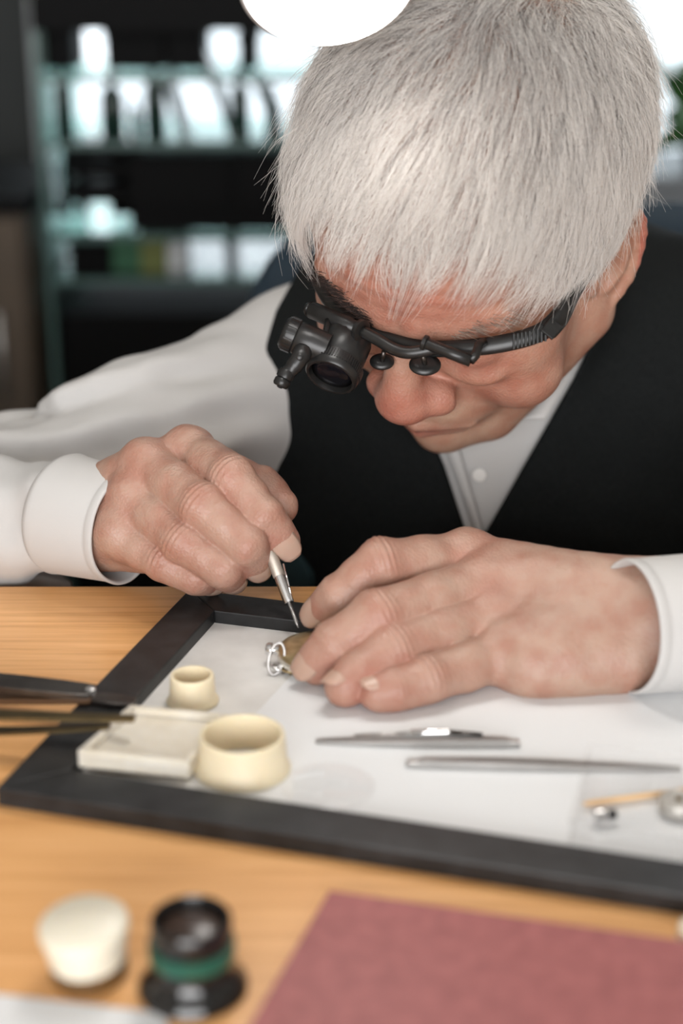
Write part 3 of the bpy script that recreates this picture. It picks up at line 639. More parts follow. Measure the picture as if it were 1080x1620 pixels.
def sdf_mesh(fn, lo, hi, h, slack=1.4, B=4):
    lo = np.asarray(lo, float); hi = np.asarray(hi, float)
    nb = np.ceil((hi-lo)/(h*B)).astype(int); n = nb*B+1
    g = [lo[i]+h*B*(np.arange(nb[i])+.5) for i in range(3)]
    cc = np.stack(np.meshgrid(*g, indexing='ij'), -1).reshape(-1, 3).astype(f32)
    dc = fn(cc); Rr = h*B*.87
    act = np.abs(dc) < Rr*slack+3*h
    val = np.repeat(np.repeat(np.repeat(np.where(dc < 0, -9., 9.).astype(f32).reshape(nb), B, 0), B, 1), B, 2)
    val = np.pad(val, ((0, 1),)*3, mode='edge')
    idx = np.stack(np.unravel_index(np.nonzero(act)[0], nb), -1)*B
    off = np.stack(np.meshgrid(*[np.arange(B+1)]*3, indexing='ij'), -1).reshape(-1, 3)
    for s in range(0, len(idx), 2500):
        ii = (idx[s:s+2500, None, :]+off[None]).reshape(-1, 3)
        val[ii[:, 0], ii[:, 1], ii[:, 2]] = fn((lo+ii*h).astype(f32))
    ins = val < 0
    cnt = np.zeros(np.array(val.shape)-1, np.int8)
    for a in (0, 1):
        for b in (0, 1):
            for c in (0, 1): cnt += ins[a:a+cnt.shape[0], b:b+cnt.shape[1], c:c+cnt.shape[2]]
    ci = np.stack(np.nonzero((cnt > 0) & (cnt < 8)), -1)
    vid = -np.ones(cnt.shape, np.int64); vid[ci[:, 0], ci[:, 1], ci[:, 2]] = np.arange(len(ci))
    acc = np.zeros((len(ci), 3)); num = np.zeros(len(ci))
    cor = [(a, b, c) for a in (0, 1) for b in (0, 1) for c in (0, 1)]
    for i, A_ in enumerate(cor):
        for B_ in cor[i+1:]:
            if sum(abs(x-y) for x, y in zip(A_, B_)) != 1: continue
            va = val[ci[:, 0]+A_[0], ci[:, 1]+A_[1], ci[:, 2]+A_[2]]; vb = val[ci[:, 0]+B_[0], ci[:, 1]+B_[1], ci[:, 2]+B_[2]]
            m = (va < 0) != (vb < 0); t = np.where(m, va/np.where(m, va-vb, 1), 0)
            pt = np.array(A_)+t[:, None]*(np.array(B_)-np.array(A_)); acc += pt*m[:, None]; num += m
    verts = lo+(ci+acc/num[:, None])*h
    quads = []
    for ax in range(3):
        sl0 = [slice(None)]*3; sl1 = [slice(None)]*3; sl0[ax] = slice(0, -1); sl1[ax] = slice(1, None)
        a_in = ins[tuple(sl0)]; b_in = ins[tuple(sl1)]; e = np.stack(np.nonzero(a_in != b_in), -1)
        u, v = (ax+1) % 3, (ax+2) % 3
        e = e[(e[:, u] > 0) & (e[:, v] > 0) & (e[:, u] < val.shape[u]-1) & (e[:, v] < val.shape[v]-1)]
        flip = a_in[e[:, 0], e[:, 1], e[:, 2]]
        def cell(du, dv):
            c = e.copy(); c[:, u] -= du; c[:, v] -= dv; return vid[c[:, 0], c[:, 1], c[:, 2]]
        q = np.stack([cell(1, 1), cell(0, 1), cell(0, 0), cell(1, 0)], -1)
        q[~flip] = q[~flip][:, ::-1]; quads.append(q)
    q = np.concatenate(quads); q = q[(q >= 0).all(1)]
    return verts, q
def relax(v, q, it=1, w=.5):
    e = np.concatenate([q[:, [0, 1]], q[:, [1, 2]], q[:, [2, 3]], q[:, [3, 0]]]); n = len(v)
    for _ in range(it):
        acc = np.zeros_like(v); c = np.bincount(e[:, 0], minlength=n)+np.bincount(e[:, 1], minlength=n)
        for k in range(3): acc[:, k] = np.bincount(e[:, 0], v[e[:, 1], k], n)+np.bincount(e[:, 1], v[e[:, 0], k], n)
        v = v*(1-w)+w*acc/np.maximum(c, 1)[:, None]
    return v
def wnoise(p, s, seed=0):
    """cheap smooth pseudo noise, about -1..1; s = wavelength mm"""
    r = np.random.default_rng(seed); d = np.zeros(len(p), f32)
    for _ in range(6):
        k = r.normal(size=3); k = k/np.linalg.norm(k)*2*np.pi/(s*r.uniform(.7, 1.5)); d += np.sin(p@k.astype(f32)+f32(r.uniform(0, 6.28)))
    return d/3.0
def topx(p):                                    # world mm -> pixel, depth
    q = p-CAM; Z = q@FWD; return CX+F*(q@RIGHT)/Z, CY-F*(q@UP)/Z, Z

# ------------------------------------------------------------------ head pose (axes: x his right, y out of the face, z crown)
RC = np.array([[-0.90438357, -0.39818046, -0.15343622], [0.28672833, -0.83334522, 0.47257021], [-0.31603357, 0.38339022, 0.86783335]])
HC = CAM + RIGHT*71.4 + UP*154.2 + FWD*824.2
HR = np.stack([RIGHT, UP, -FWD], 1)@RC
def H(x, y, z): return HC+HR@V3(x, y, z)
def toloc(p): return (p-HC.astype(f32))@HR.astype(f32)
NECK = P(800, 540, 965); NL = toloc(NECK[None].astype(f32))[0]

def skull(p):
    d = smin(ell(p, (0, -8, 48), (77, 96, 80)), ell(p, (0, 30, 42), (65, 66, 62)), 20); return d
def ear(p, sgn):
    q = p*np.array([sgn, 1, 1], f32)
    c = np.array([70.5, 5, -11], f32); up = nrm((0.17, -.50, 1)); bk = nrm(V3(.5, -.86, 0)-up*(V3(.5, -.86, 0)@up)); nn = np.cross(up, bk)
    Rm = np.stack([bk, up, nn]); l = (q-c)@Rm.T.astype(f32)
    d = ell(l, (2, 2, 0), (15, 29, 3.6))
    def E(t, a=16.5, b=30.5, off=0): return (2+a*math.cos(t), 3+b*math.sin(t), off)
    hel = [(-11, 6, -1), (-13, 16, 0)]+[E(t, off=2.0) for t in np.linspace(2.5, -1.0, 12)]
    d = smin(d, chain(l, hel, [2.6]*2+[3.3]*10+[3.0]*2, 1.5), 2.0)
    ant = [(4, 21, 1.5), (8, 12, 2.2), (8, 0, 2.2), (4, -11, 2.0)]
    d = smin(d, chain(l, ant, [2.2, 2.8, 3, 2.6], 1.5), 2.5)
    d = smax(d, -ell(l, (-2, 0, 5.0), (8.5, 12, 6.5)), 2.5)
    d = smin(d, ell(l, (0, -25, .5), (8.5, 9.5, 4.2)), 3)
    d = smin(d, cone(l, (-9, -4, 2), (-8, -10, 2), 4, 3.6), 3)
    return d
def head_sdf(p):
    x, y, z = p[:, 0], p[:, 1], p[:, 2]; q = p.copy(); q[:, 0] = np.abs(x)
    d = skull(p)
    d = smin(d, ell(p, (0, 42, -16), (64, 49, 72)), 18)
    d = smin(d, cone(q, (56, 10, -44), (20, 60, -85), 21, 20), 18)
    d = smin(d, sph(p, (0, 73, -91), 18), 12)
    d = smin(d, sph(q, (45, 63, -4), 18.5), 16)
    mz = ell(p, (0, 75, -50), (33, 24.5, 25)); d2 = smin(d, mz, 9)
    ck = ell(q, (41, 61, -27), (27, 24.5, 27), np.array([[.9, .43, 0], [-.43, .9, 0], [0, 0, 1]]))
    d = smin(d2, ck, 6.0)
    d = smin(d, cone(q, (9, 91, 32), (44, 77, 36), 9, 8), 9)
    d = smax(d, -sph(q, (32, 105, 10), 15), 9)
    d = smin(d, sph(q, (31, 79, 10), 14.2), 3)
    d = smax(d, -cone(q, (20, 93, 4.5), (42, 89, 5.5), .9, .9), 1.6)
    d = smin(d, ell(q, (31, 86, -4), (15, 9, 7)), 7)                       # pouch under the eye
    d = smin(d, cone(p, (0, 91, 24), (0, 107, -8), 7.6, 10.4), 8)
    n = ell(p, (0, 106, -17), (15.5, 14.2, 13.6))
    n = smin(n, sph(q, (15.5, 98.5, -21.5), 9.0), 6.5)
    n = smax(n, -ell(q, (7.5, 104, -35), (4.6, 6.5, 6)), 2)
    d = smin(d, n, 4.5)
    lu = cone(q, (0, 99.8, -52), (25, 88, -57), 4.0, 2.2); ll = cone(q, (0, 96.8, -61), (20, 88, -61), 5.2, 3.2)
    d = smin(d, lu, 4); d = smin(d, ll, 3.5)
    d = smax(d, -cone(q, (0, 105, -56.4), (28, 91, -58.5), 1.0, .9), 2.2)
    d = smax(d, -cone(q, (24.5, 95, -20), (35, 88, -58), 1.3, 2.2), 4.5)   # nasolabial fold
    d = smin(d, cone(p, (4, -22, -30), NL, 42, 46), 16)
    for s in (-1, 1):
        m = (x*s > 55) & (y < 50) & (y > -60) & (np.abs(z) < 65)
        if m.any(): d[m] = smin(d[m], ear(p[m], s), 4)
    fl = (np.abs(x) < 48) & (z > 40) & (y > 60)
    w = np.exp(-((z-58)/14)**2)*np.clip((y-60)/20, 0, 1)
    d = d+.24*np.sin((z+.0025*x*x)*2*np.pi/8.5)*w
    d = d+wnoise(p, 30, 3)*.35
    return d

# ------------------------------------------------------------------ hands
def hand_sdf(hd):
    fing, pal, extra = hd['fingers'], hd['palm'], hd['extra']
    dors = hd['dorsal'].astype(f32)
    def fn(p):
        palm = None
        for a, b, r1, r2 in pal:
            c = cone(p, a, b, r1, r2); palm = c if palm is None else smin(palm, c, 9)
        for a, b, r1, r2 in extra: palm = smin(palm, cone(p, a, b, r1, r2), 13)
        fs = None
        for key, (pts, rr) in fing.items():
            pts = [np.asarray(q, float) for q in pts]
            P2, R2 = [pts[0]], [rr[0]]
            for i in range(len(pts)-1):
                P2 += [(pts[i]+pts[i+1])/2, pts[i+1]]; R2 += [(rr[i]+rr[i+1])/2*.95, rr[i+1]]
            d = chain(p, P2, R2, 3.5)
            tipc = pts[-1]; ta = nrm(pts[-1]-pts[-2])
            for j, (amp, wid, lam) in ((len(pts)-3, (.62, 5.2, 2.8)), (len(pts)-2, (.38, 3.2, 2.2))):
                if j < 1: continue
                ax = nrm(pts[j+1]-pts[j-1]).astype(f32); l = p-pts[j].astype(f32); s = l@ax; rad = ln(l-s[:, None]*ax)
                dw = np.clip(((l-s[:, None]*ax)@dors)/np.maximum(rad, 1), 0, 1)
                bow = s+.02*rad*0
                near = np.exp(-(s/wid)**2)*dw*(rad < rr[j]*1.8)
                d = d-near*(amp*np.cos(bow*2*np.pi/lam)+.55)
            near = None
            fs = d if fs is None else smax(np.minimum(fs, d), -999+0*d, 1) if False else np.minimum(fs, d)
        d = smin(palm, fs, 4.2)
        for a, b, r1, r2, kk in hd.get('bumps', []): d = smin(d, cone(p, a, b, r1, r2), kk)
        for a, b, r1, r2, kk in hd.get('cuts', []): d = smax(d, -cone(p, a, b, r1, r2), kk)
        d = d+wnoise(p, 13, 5)*.22
        return d
    return fn
def pts3(l): return [P(*q) for q in l]
# his right hand (image left), gripping the screwdriver
rf = {
 'index': (pts3([(300, 716, 790), (366, 755, 757), (417, 817, 750), (447, 857, 756)]), [12.6, 10.6, 9.4, 8.6]),
 'middle': (pts3([(232, 738, 781), (320, 802, 750), (389, 862, 744), (402, 888, 757)]), [13.0, 11.2, 9.8, 8.8]),
 'ring': (pts3([(212, 790, 775), (292, 858, 752), (352, 898, 748), (364, 911, 762)]), [12.4, 10.8, 9.4, 8.4]),
 'little': (pts3([(192, 846, 772), (260, 888, 760), (308, 912, 757), (330, 918, 768)]), [11.4, 9.6, 8.4, 7.4]),
 'thumb': (pts3([(255, 780, 812), (345, 748, 800), (410, 776, 786), (440, 800, 778)]), [15, 13, 11.8, 9.8]),
}
wr = [P(118, 816, 808), P(118, 838, 804)]
right_hand = dict(fingers=rf, dorsal=nrm(-FWD*.8+UP*.5-RIGHT*.35),
    palm=[(wr[0], rf['index'][0][0], 17, 12.8), (wr[0], rf['middle'][0][0], 17, 13.2), (wr[1], rf['ring'][0][0], 17, 12.8), (wr[1], rf['little'][0][0], 17, 12.2),
          (wr[0], wr[1], 19, 19), (P(30, 832, 822), P(110, 834, 802), 20, 20)],
    extra=[(wr[0], rf['thumb'][0][0], 15, 16), (P(225, 862, 787), P(172, 852, 795), 14.5, 14), (P(250, 800, 800), P(180, 830, 800), 16, 16)],
    bumps=[(rf[k][0][0]+nrm(-FWD*.7+UP*.6-RIGHT*.3)*4.2, rf[k][0][0]+nrm(-FWD*.7+UP*.6-RIGHT*.3)*4.6, 9.6, 9.2, 6) for k in ('index', 'middle', 'ring', 'little')])
# his left hand (image right), resting on the tray and pinning the watch
lf = {
 'index': (pts3([(738, 886, 737), (602, 893, 716), (540, 943, 719), (512, 966, 727)]), [13.6, 11.6, 10.2, 9.0]),
 'middle': (pts3([(768, 926, 722), (597, 977, 693), (530, 1022, 690), (501, 1050, 693)]), [14.0, 12.0, 10.6, 9.4]),
 'ring': (pts3([(780, 978, 711), (620, 1029, 685), (571, 1067, 678), (545, 1086, 673)]), [13.4, 11.5, 10.0, 8.9]),
 'little': (pts3([(800, 1034, 697), (674, 1076, 676), (624, 1092, 671), (596, 1096, 669)]), [12.0, 9.8, 8.6, 7.8]),
 'thumb': (pts3([(840, 985, 738), (705, 965, 748), (612, 985, 738), (560, 1005, 728)]), [15, 12.5, 11, 9.5]),
}
wl = [P(1050, 962, 700), P(1050, 1018, 697)]
left_hand = dict(fingers=lf, dorsal=nrm(-FWD*.75+UP*.65),
    palm=[(wl[0], lf['index'][0][0], 18.5, 13), (wl[0], lf['middle'][0][0], 19, 13.6), (wl[1], lf['ring'][0][0], 17, 13.2), (wl[1], lf['little'][0][0], 16.5, 12.4),
          (wl[0], wl[1], 17.5, 16.5), (P(1190, 975, 712), P(1060, 992, 698), 20, 20), (P(900, 960, 708), P(880, 1028, 695), 15, 15)],
    extra=[(P(985, 1052, 690), P(845, 1062, 687), 11.0, 11.5), (P(960, 1020, 698), P(840, 1030, 695), 15.5, 15), (wl[0], lf['thumb'][0][0], 17, 15)],
    bumps=[(lf[k][0][0]+nrm(-FWD*.6+UP*.8)*3.6, lf[k][0][0]+nrm(-FWD*.6+UP*.8)*3.9, 10.6, 10.2, 7) for k in ('index', 'middle', 'ring', 'little')])

# ------------------------------------------------------------------ torso and arms under the clothes
CHX = 107.0
SHR, SHL = P(468, 600, 990), P(1190, 535, 968)
def torso(p):
    d = ell(p, (CHX, 972, -95), (197, 122, 238))
    d = smin(d, ell(p, (CHX, 1010, 20), (165, 100, 120)), 40)
    for s in (SHR, SHL): d = smin(d, cone(p, NECK+V3(0, 25, -40), s, 57, 51), 40)
    d = smin(d, cone(p, NECK+V3(0, 10, -50), HC+HR@V3(0, -26, -28), 60, 50), 25)
    d = smin(d, ell(p, (CHX, 960, -340), (175, 130, 150)), 40)
    return d
RA = [SHR, P(250, 706, 940), P(20, 800, 915), P(-330, 862, 900)]
RB = [P(-330, 862, 900), P(-60, 836, 834), P(108, 816, 808)]
LA = [SHL, P(1430, 720, 900), P(1540, 850, 850)]
LB = [P(1540, 850, 850), P(1310, 890, 757), P(1120, 980, 697)]
def torso_skin(p):
    d = torso(p)+6
    for c, rr in ((RA, [46, 42, 40, 38]), (RB, [38, 30, 26]), (LA, [46, 42, 38]), (LB, [36, 28, 22])): d = smin(d, chain(p, c, rr, 12), 15)
    return d
def fold(p, s, seed): return wnoise(p, s, seed)
def shirt_sdf(p):
    d = torso(p)
    ra = chain(p, RA, [52, 50, 48, 46], 14); rb = chain(p, RB, [46, 37, 26.5], 12)
    la = chain(p, LA, [56, 50, 45], 14); lb = chain(p, LB, [45, 34, 27], 12)
    # folds run lengthwise on the upper arm, crosswise near the cuff
    ax = nrm(RA[2]-RA[0]).astype(f32); l = p-SHR.astype(f32); s = l@ax; ang = l-s[:, None]*ax
    u = ang@nrm(np.cross(ax, FWD)).astype(f32)
    ra = ra+(4.2*np.sin((u*.9+s*.28)*2*np.pi/27+1.3*np.sin(s/34))+wnoise(p, 45, 9)*3.4+wnoise(p, 24, 19)*1.8)*np.clip((s-25)/70, 0, 1)
    rb = rb+wnoise(p*np.array([1.0, .6, .6], f32), 26, 11)*3.6
    lb = lb+wnoise(p*np.array([1.0, .5, .5], f32), 22, 12)*1.2
    arms = np.minimum(np.minimum(smin(ra, rb, 10), 1e6), smin(la, lb, 10))
    d = smin(d, arms, 10)
    d = smax(d, -cone(p, NECK+V3(0, 10, -20), HC+HR@V3(0, -15, -40), 54, 56), 3)
    d = d+wnoise(p, 60, 13)*.9
    return np.maximum(d, -330-p[:, 2])
def polysd(px, py, poly):
    """signed distance in pixels, negative inside"""
    P_ = np.array(poly, float); n = len(P_); d = np.full(len(px), 1e9); ins = np.zeros(len(px), bool)
    for i in range(n):
        a, b = P_[i], P_[(i+1) % n]; e = b-a; wx, wy = px-a[0], py-a[1]
        t = np.clip((wx*e[0]+wy*e[1])/(e@e), 0, 1); d = np.minimum(d, (wx-t*e[0])**2+(wy-t*e[1])**2)
        c = ((a[1] <= py) & (b[1] > py)) | ((b[1] <= py) & (a[1] > py))
        with np.errstate(all='ignore'): xi = a[0]+(py-a[1])/(b[1]-a[1]+1e-12)*e[0]
        ins ^= c & (px < xi)
    d = np.sqrt(d); return np.where(ins, -d, d)
VNECK = [(560, 500), (640, 600), (702, 735), (737, 842), (768, 842), (835, 725), (908, 598), (945, 520), (985, 430), (960, 330), (700, 330)]
ARMH = [(520, 330), (470, 430), (436, 492), (416, 560), (411, 640), (423, 740), (445, 850), (470, 1100), (-900, 1100), (-900, 100), (560, 100)]
def vest_sdf(p):
    d = torso(p)-7.5+wnoise(p, 70, 21)*1.6+wnoise(p, 28, 22)*.5
    px, py, Z = topx(p.astype(float)); s = Z/F
    fv = (polysd(px, py, VNECK)*s).astype(f32)
    fa = (polysd(px, py, ARMH)*s).astype(f32)
    front = p[:, 1] < 985
    d = smax(d, np.where(front, -fv, -99).astype(f32), 2.0)
    d = smax(d, -fa, 2.0)
    d = smax(d, (px-1330).astype(f32)*.38, 2.0)
    d = smax(d, -cone(p, NECK+V3(0, 10, -20), HC+HR@V3(0, -15, -40), 58, 60), 3)
    return np.maximum(d, -300-p[:, 2])

# ------------------------------------------------------------------ build the person
def skin_material():
    m = bpy.data.materials.new('skin'); m.use_nodes = True; nt = m.node_tree; b = nt.nodes['Principled BSDF']
    at = nt.nodes.new('ShaderNodeAttribute'); at.attribute_name = 'tint'
    tcn = nt.nodes.new('ShaderNodeTexCoord')
    def noise(sc, de): n = nt.nodes.new('ShaderNodeTexNoise'); n.inputs['Scale'].default_value = sc; n.inputs['Detail'].default_value = de; nt.links.new(tcn.outputs['Object'], n.inputs['Vector']); return n
    n1, n2, n3 = noise(90, 6), noise(900, 3), noise(420, 4)
    mx = nt.nodes.new('ShaderNodeMix'); mx.data_type = 'RGBA'; mx.blend_type = 'MULTIPLY'; mx.inputs[0].default_value = .75
    rp = nt.nodes.new('ShaderNodeValToRGB'); rp.color_ramp.elements[0].position = .35; rp.color_ramp.elements[0].color = (.86, .66, .62, 1); rp.color_ramp.elements[1].position = .62; rp.color_ramp.elements[1].color = (1, 1, 1, 1)
    nt.links.new(n1.outputs['Fac'], rp.inputs['Fac']); nt.links.new(at.outputs['Color'], mx.inputs[6]); nt.links.new(rp.outputs['Color'], mx.inputs[7])
    nt.links.new(mx.outputs[2], b.inputs['Base Color'])
    b.inputs['Roughness'].default_value = .47; b.inputs['Specular IOR Level'].default_value = .45
    b.inputs['Subsurface Weight'].default_value = .18; b.inputs['Subsurface Radius'].default_value = (1, .35, .2); b.inputs['Subsurface Scale'].default_value = .004
    vo = nt.nodes.new('ShaderNodeTexVoronoi'); vo.inputs['Scale'].default_value = 750; nt.links.new(tcn.outputs['Object'], vo.inputs['Vector'])
    ad = nt.nodes.new('ShaderNodeMath'); ad.operation = 'ADD'; nt.links.new(vo.outputs['Distance'], ad.inputs[0]); nt.links.new(n3.outputs['Fac'], ad.inputs[1])
    bp = nt.nodes.new('ShaderNodeBump'); bp.inputs['Strength'].default_value = .36; bp.inputs['Distance'].default_value = .0006
    nt.links.new(ad.outputs[0], bp.inputs['Height']); nt.links.new(bp.outputs['Normal'], b.inputs['Normal'])
    return m
M_SKIN = skin_material()
M_NAIL = mat('fingernail', (.44, .29, .225), .32, spec=.5, sss=(.3, (1, .4, .3), .002))
BASE = np.array([.395, .232, .166]); RED = np.array([.425, .155, .114]); PALE = np.array([.385, .263, .203]); LIP = np.array([.31, .12, .092]); STUB = np.array([.38, .26, .185])
parts = []
def addpart(v, q, tint): parts.append((v, q, tint))
# head
hv, hq = sdf_mesh(head_sdf, (-104, -112, -125), (104, 128, 134), 1.25); hv = relax(hv, hq, 1, .35)
def gauss(v, c, s): return np.exp(-(((v-np.asarray(c))/np.asarray(s))**2).sum(1))
ab = hv*[1, 1, 1]; ab = np.stack([np.abs(hv[:, 0]), hv[:, 1], hv[:, 2]], 1)
tint = np.tile(BASE, (len(hv), 1))
def blend(t, c, w): w = np.clip(w, 0, 1)[:, None]; return t*(1-w)+c*w
tint = blend(tint, RED, .85*gauss(hv, (0, 110, -16), (17, 22, 18)))
tint = blend(tint, RED, .7*gauss(ab, (15, 101, -23), (10, 12, 10)))
tint = blend(tint, RED, .55*gauss(ab, (42, 72, -22), (22, 25, 24)))
tint = blend(tint, RED, .6*gauss(hv, (0, 92, 55), (50, 25, 24)))
tint = blend(tint, STUB, .7*gauss(ab, (12, 95, -44), (22, 20, 9)))
tint = blend(tint, STUB, .45*gauss(ab, (20, 80, -85), (35, 30, 22)))
tint = blend(tint, LIP, .8*gauss(ab, (0, 100, -57), (24, 12, 7)))
tint = blend(tint, RED, .8*(ab[:, 0] > 84)*1.0)
tint = blend(tint, RED*.75, .6*gauss(ab, (32, 88, 8), (18, 14, 10)))
addpart(hv@HR.T+HC, hq, tint)
# hands
for hd, lo, hi in ((right_hand, None, None), (left_hand, None, None)):
    al = np.array([q for k in hd['fingers'].values() for q in k[0]]+[x for a in hd['palm'] for x in a[:2]])
    v, q = sdf_mesh(hand_sdf(hd), al.min(0)-30, al.max(0)+30, .85); v = relax(v, q, 1, .3)
    t = np.tile(BASE*.3+PALE*.7, (len(v), 1))
    for k, (pp_, rr) in hd['fingers'].items():
        for j, wgt in ((0, .32), (1, .38), (2, .30), (3, .55)):
            t = blend(t, RED*.8+.12*PALE, wgt*gauss(v, pp_[j], [rr[j]*1.25]*3))
    addpart(v, q, t); hd['mesh'] = v
v, q = sdf_mesh(torso_skin, (-480, 780, -340), (520, 1160, 260), 7.0); addpart(v, q, np.tile(BASE, (len(v), 1)))
V = np.concatenate([p_[0] for p_ in parts]); off = np.cumsum([0]+[len(p_[0]) for p_ in parts]); Q = np.concatenate([p_[1]+o for p_, o in zip(parts, off)])
person = mk_np('person', V, Q, M_SKIN, base=(CHX, 950, -380))
ca = person.data.color_attributes.new('tint', 'FLOAT_COLOR', 'POINT')
ca.data.foreach_set('color', np.concatenate([np.concatenate([p_[2] for p_ in parts]), np.ones((len(V), 1))], 1).astype(np.float32).ravel())
props(person, 'white-haired man in white shirt and black vest bent over the watch', 'person')
# clothes
v, q = sdf_mesh(shirt_sdf, (-480, 600, -345), (560, 1190, 230), 3.2); v = relax(v, q, 1, .4)
shirt = mk_np('shirt', v, q, M_SHIRT, person); shirt['label'] = 'white long-sleeved cotton shirt'
v, q = sdf_mesh(vest_sdf, (-140, 760, -310), (400, 1190, 230), 2.6); v = relax(v, q, 1, .4)
vest = mk_np('vest', v, q, M_VEST, person); vest['label'] = 'charcoal black wool vest'
def cuff(a, b, r0, r1, sx, sy, hint, parent):
    L = np.linalg.norm(b-a); ax = nrm(b-a)
    prof = [(r0-1.6, 0), (r0, 0), (r0+.9, L*.08), (r0+.4, L*.12), (r1, L*.86), (r1-.5, L*.88), (r1, L*.9), (r1+.2, L*.98), (r1-.3, L+.4), (r1-1.2, L+.4), (r1-1.9, L*.97), (r0-2.2, L*.1)]
    vv, ff = lathe(prof, a, ax, 72, sx, sy, hint, closed=True)
    vv = vv+(wnoise(vv.astype(f32), 38, 31)*.7)[:, None]*nrm(UP)
    return mk('cuff', vv, ff, M_SHIRT, parent)
cuff(P(98, 812, 808), P(200, 836, 788), 30.5, 28.5, 1.0, 1.0, UP, shirt)
cuff(P(1130, 982, 696), P(993, 992, 683), 30.5, 30.0, 1.0, .98, UP, shirt)
# collar leaves
def leafstrip(outer, inner, th, name, parent, m):
    o_ = smooth_path(outer, 6); i_ = smooth_path(inner, 6); n = len(o_); V_, F_ = [], []
    for s in (0, th):
        for k in range(n):
            nn = nrm(-FWD+UP*.2)
            for w in np.linspace(0, 1, 5): V_.append(o_[k]*(1-w)+i_[k]*w+nn*(s+3.5*math.sin(math.pi*w)))
    N = n*5
    for k in range(n-1):
        for j in range(4):
            a_ = k*5+j; F_ += [[a_, a_+1, a_+6, a_+5], [N+a_+5, N+a_+6, N+a_+1, N+a_]]
    for k in range(n-1): F_ += [[k*5, k*5+5, N+k*5+5, N+k*5], [k*5+4, N+k*5+4, N+k*5+9, k*5+9]]
    for j in range(4): F_ += [[j, N+j, N+j+1, j+1], [N-5+j, N-4+j, 2*N-4+j, 2*N-5+j]]
    return mk(name, V_, F_, m, parent)
leafstrip([P(975, 470, 960), P(935, 545, 925), P(897, 603, 897), P(862, 664, 886)], [P(915, 470, 968), P(880, 560, 930), P(840, 636, 900), P(808, 668, 892)], 1.5, 'collar', shirt, M_SHIRT)
leafstrip([P(600, 560, 960), P(630, 620, 930), P(655, 650, 905), P(690, 700, 892)], [P(660, 520, 965), P(690, 590, 935), P(720, 640, 905), P(765, 690, 893)], 1.5, 'collar', shirt, M_SHIRT)
# placket strip and a button in the V of the vest
def on_shirt(px, py, off=1.0):
    a, b = 780.0, 1000.0; o_ = CAM; d_ = (P(px, py, 1000)-CAM)/1000
    for _ in range(40):
        m = (a+b)/2
        if shirt_sdf((o_+d_*m)[None].astype(f32))[0] > 0: a = m
        else: b = m
    return o_+d_*(a-off)
pl_l = [on_shirt(704+8*k, 716+22*k) for k in range(7)]; pl_r = [on_shirt(728+6.4*k, 712+22*k) for k in range(7)]
leafstrip(pl_l, pl_r, 1.0, 'placket', shirt, M_SHIRT)
bb = on_shirt(758, 752, 2.5); mk('button', *lathe([(4.0, 0), (4.2, .6), (3.7, 1.2), (2.5, .9), (.01, .9)], bb, nrm(-FWD+UP*.3), 24), M_BUTTON, shirt, angle=40)
# lower body
HIPZ = -380.0
def trous(p):
    d = ell(p, (CHX, 965, HIPZ), (180, 140, 110))
    for s in (-1, 1):
        kn = V3(CHX+s*120, 560, -430); ft = V3(CHX+s*130, 640, FLOORZ+90)
        d = smin(d, chain(p, [V3(CHX+s*90, 940, HIPZ), kn, ft], [95, 68, 52], 20), 30)
    return d+wnoise(p, 60, 41)*2.5
v, q = sdf_mesh(trous, (-280, 440, FLOORZ), (500, 1130, -250), 9.0)
tr = mk_np('trousers', v, q, M_TROUS, person)
for s in (-1, 1):
    def shoe(p, s=s): return np.maximum(smin(ell(p, (CHX+s*130, 600, FLOORZ+40), (48, 135, 38)), ell(p, (CHX+s*130, 655, FLOORZ+60), (44, 60, 60)), 20), FLOORZ+2-p[:, 2])
    v, q = sdf_mesh(shoe, (CHX+s*130-60, 440, FLOORZ-8), (CHX+s*130+60, 760, FLOORZ+140), 5.0); mk_np('shoe', v, q, M_GLOSSBLK, person)
def apron(p):
    d = torso(p)-11+wnoise(p, 40, 44)*3
    px, py, Z = topx(p.astype(float))
    return smax(smax(d, (polysd(px, py, [(380, 850), (470, 868), (498, 905), (503, 1000), (380, 1000)])*Z/F).astype(f32), 4), (p[:, 1]-960), 2)
v, q = sdf_mesh(apron, (-120, 780, -200), (160, 980, 60), 3.5)
if len(q): mk_np('apron', v, q, M_APRON, person)['label'] = 'dark teal apron cloth below the vest'

# ------------------------------------------------------------------ fingernails
def nail(tip, prev, dors, r, w, L, parent=person, sh=.35):
    ax = nrm(tip-prev); up = nrm(dors-ax*(dors@ax)); sd = np.cross(ax, up); V_, F_ = [], []
    nu, nv = 9, 9
    for lay in (0, -.5):
        for i in range(nu+1):
            u = i/nu
            for j in range(nv+1):
                s = (j/nv-.5)*2
                lim = math.sqrt(max(0, 1-max(0, (u-.62)/.38)**2.4*.75))*math.sqrt(max(0, 1-max(0, (.22-u)/.22)**2*.6))
                a = s*lim*(w/r)*.5
                rr = r*(1+.02*math.sin(math.pi*u))+lay-(.10*r)*max(0, u-.35)**1.6*3.0
                V_.append(tip+ax*((u-.42)*L)+up*(rr*math.cos(a)+.08)+sd*(rr*math.sin(a)*1.02))
    n1 = nv+1; N = (nu+1)*n1
    for i in range(nu):
        for j in range(nv):
            a = i*n1+j; F_ += [[a, a+1, a+n1+1, a+n1], [N+a+n1, N+a+n1+1, N+a+1, N+a]]
    rim = [j for j in range(n1)]+[i*n1+nv for i in range(1, nu+1)]+[nu*n1+j for j in range(nv-1, -1, -1)]+[i*n1 for i in range(nu-1, 0, -1)]
    for k in range(len(rim)): a, b = rim[k], rim[(k+1) % len(rim)]; F_.append([a, N+a, N+b, b])
    return mk('fingernail', V_, F_, M_NAIL, parent)
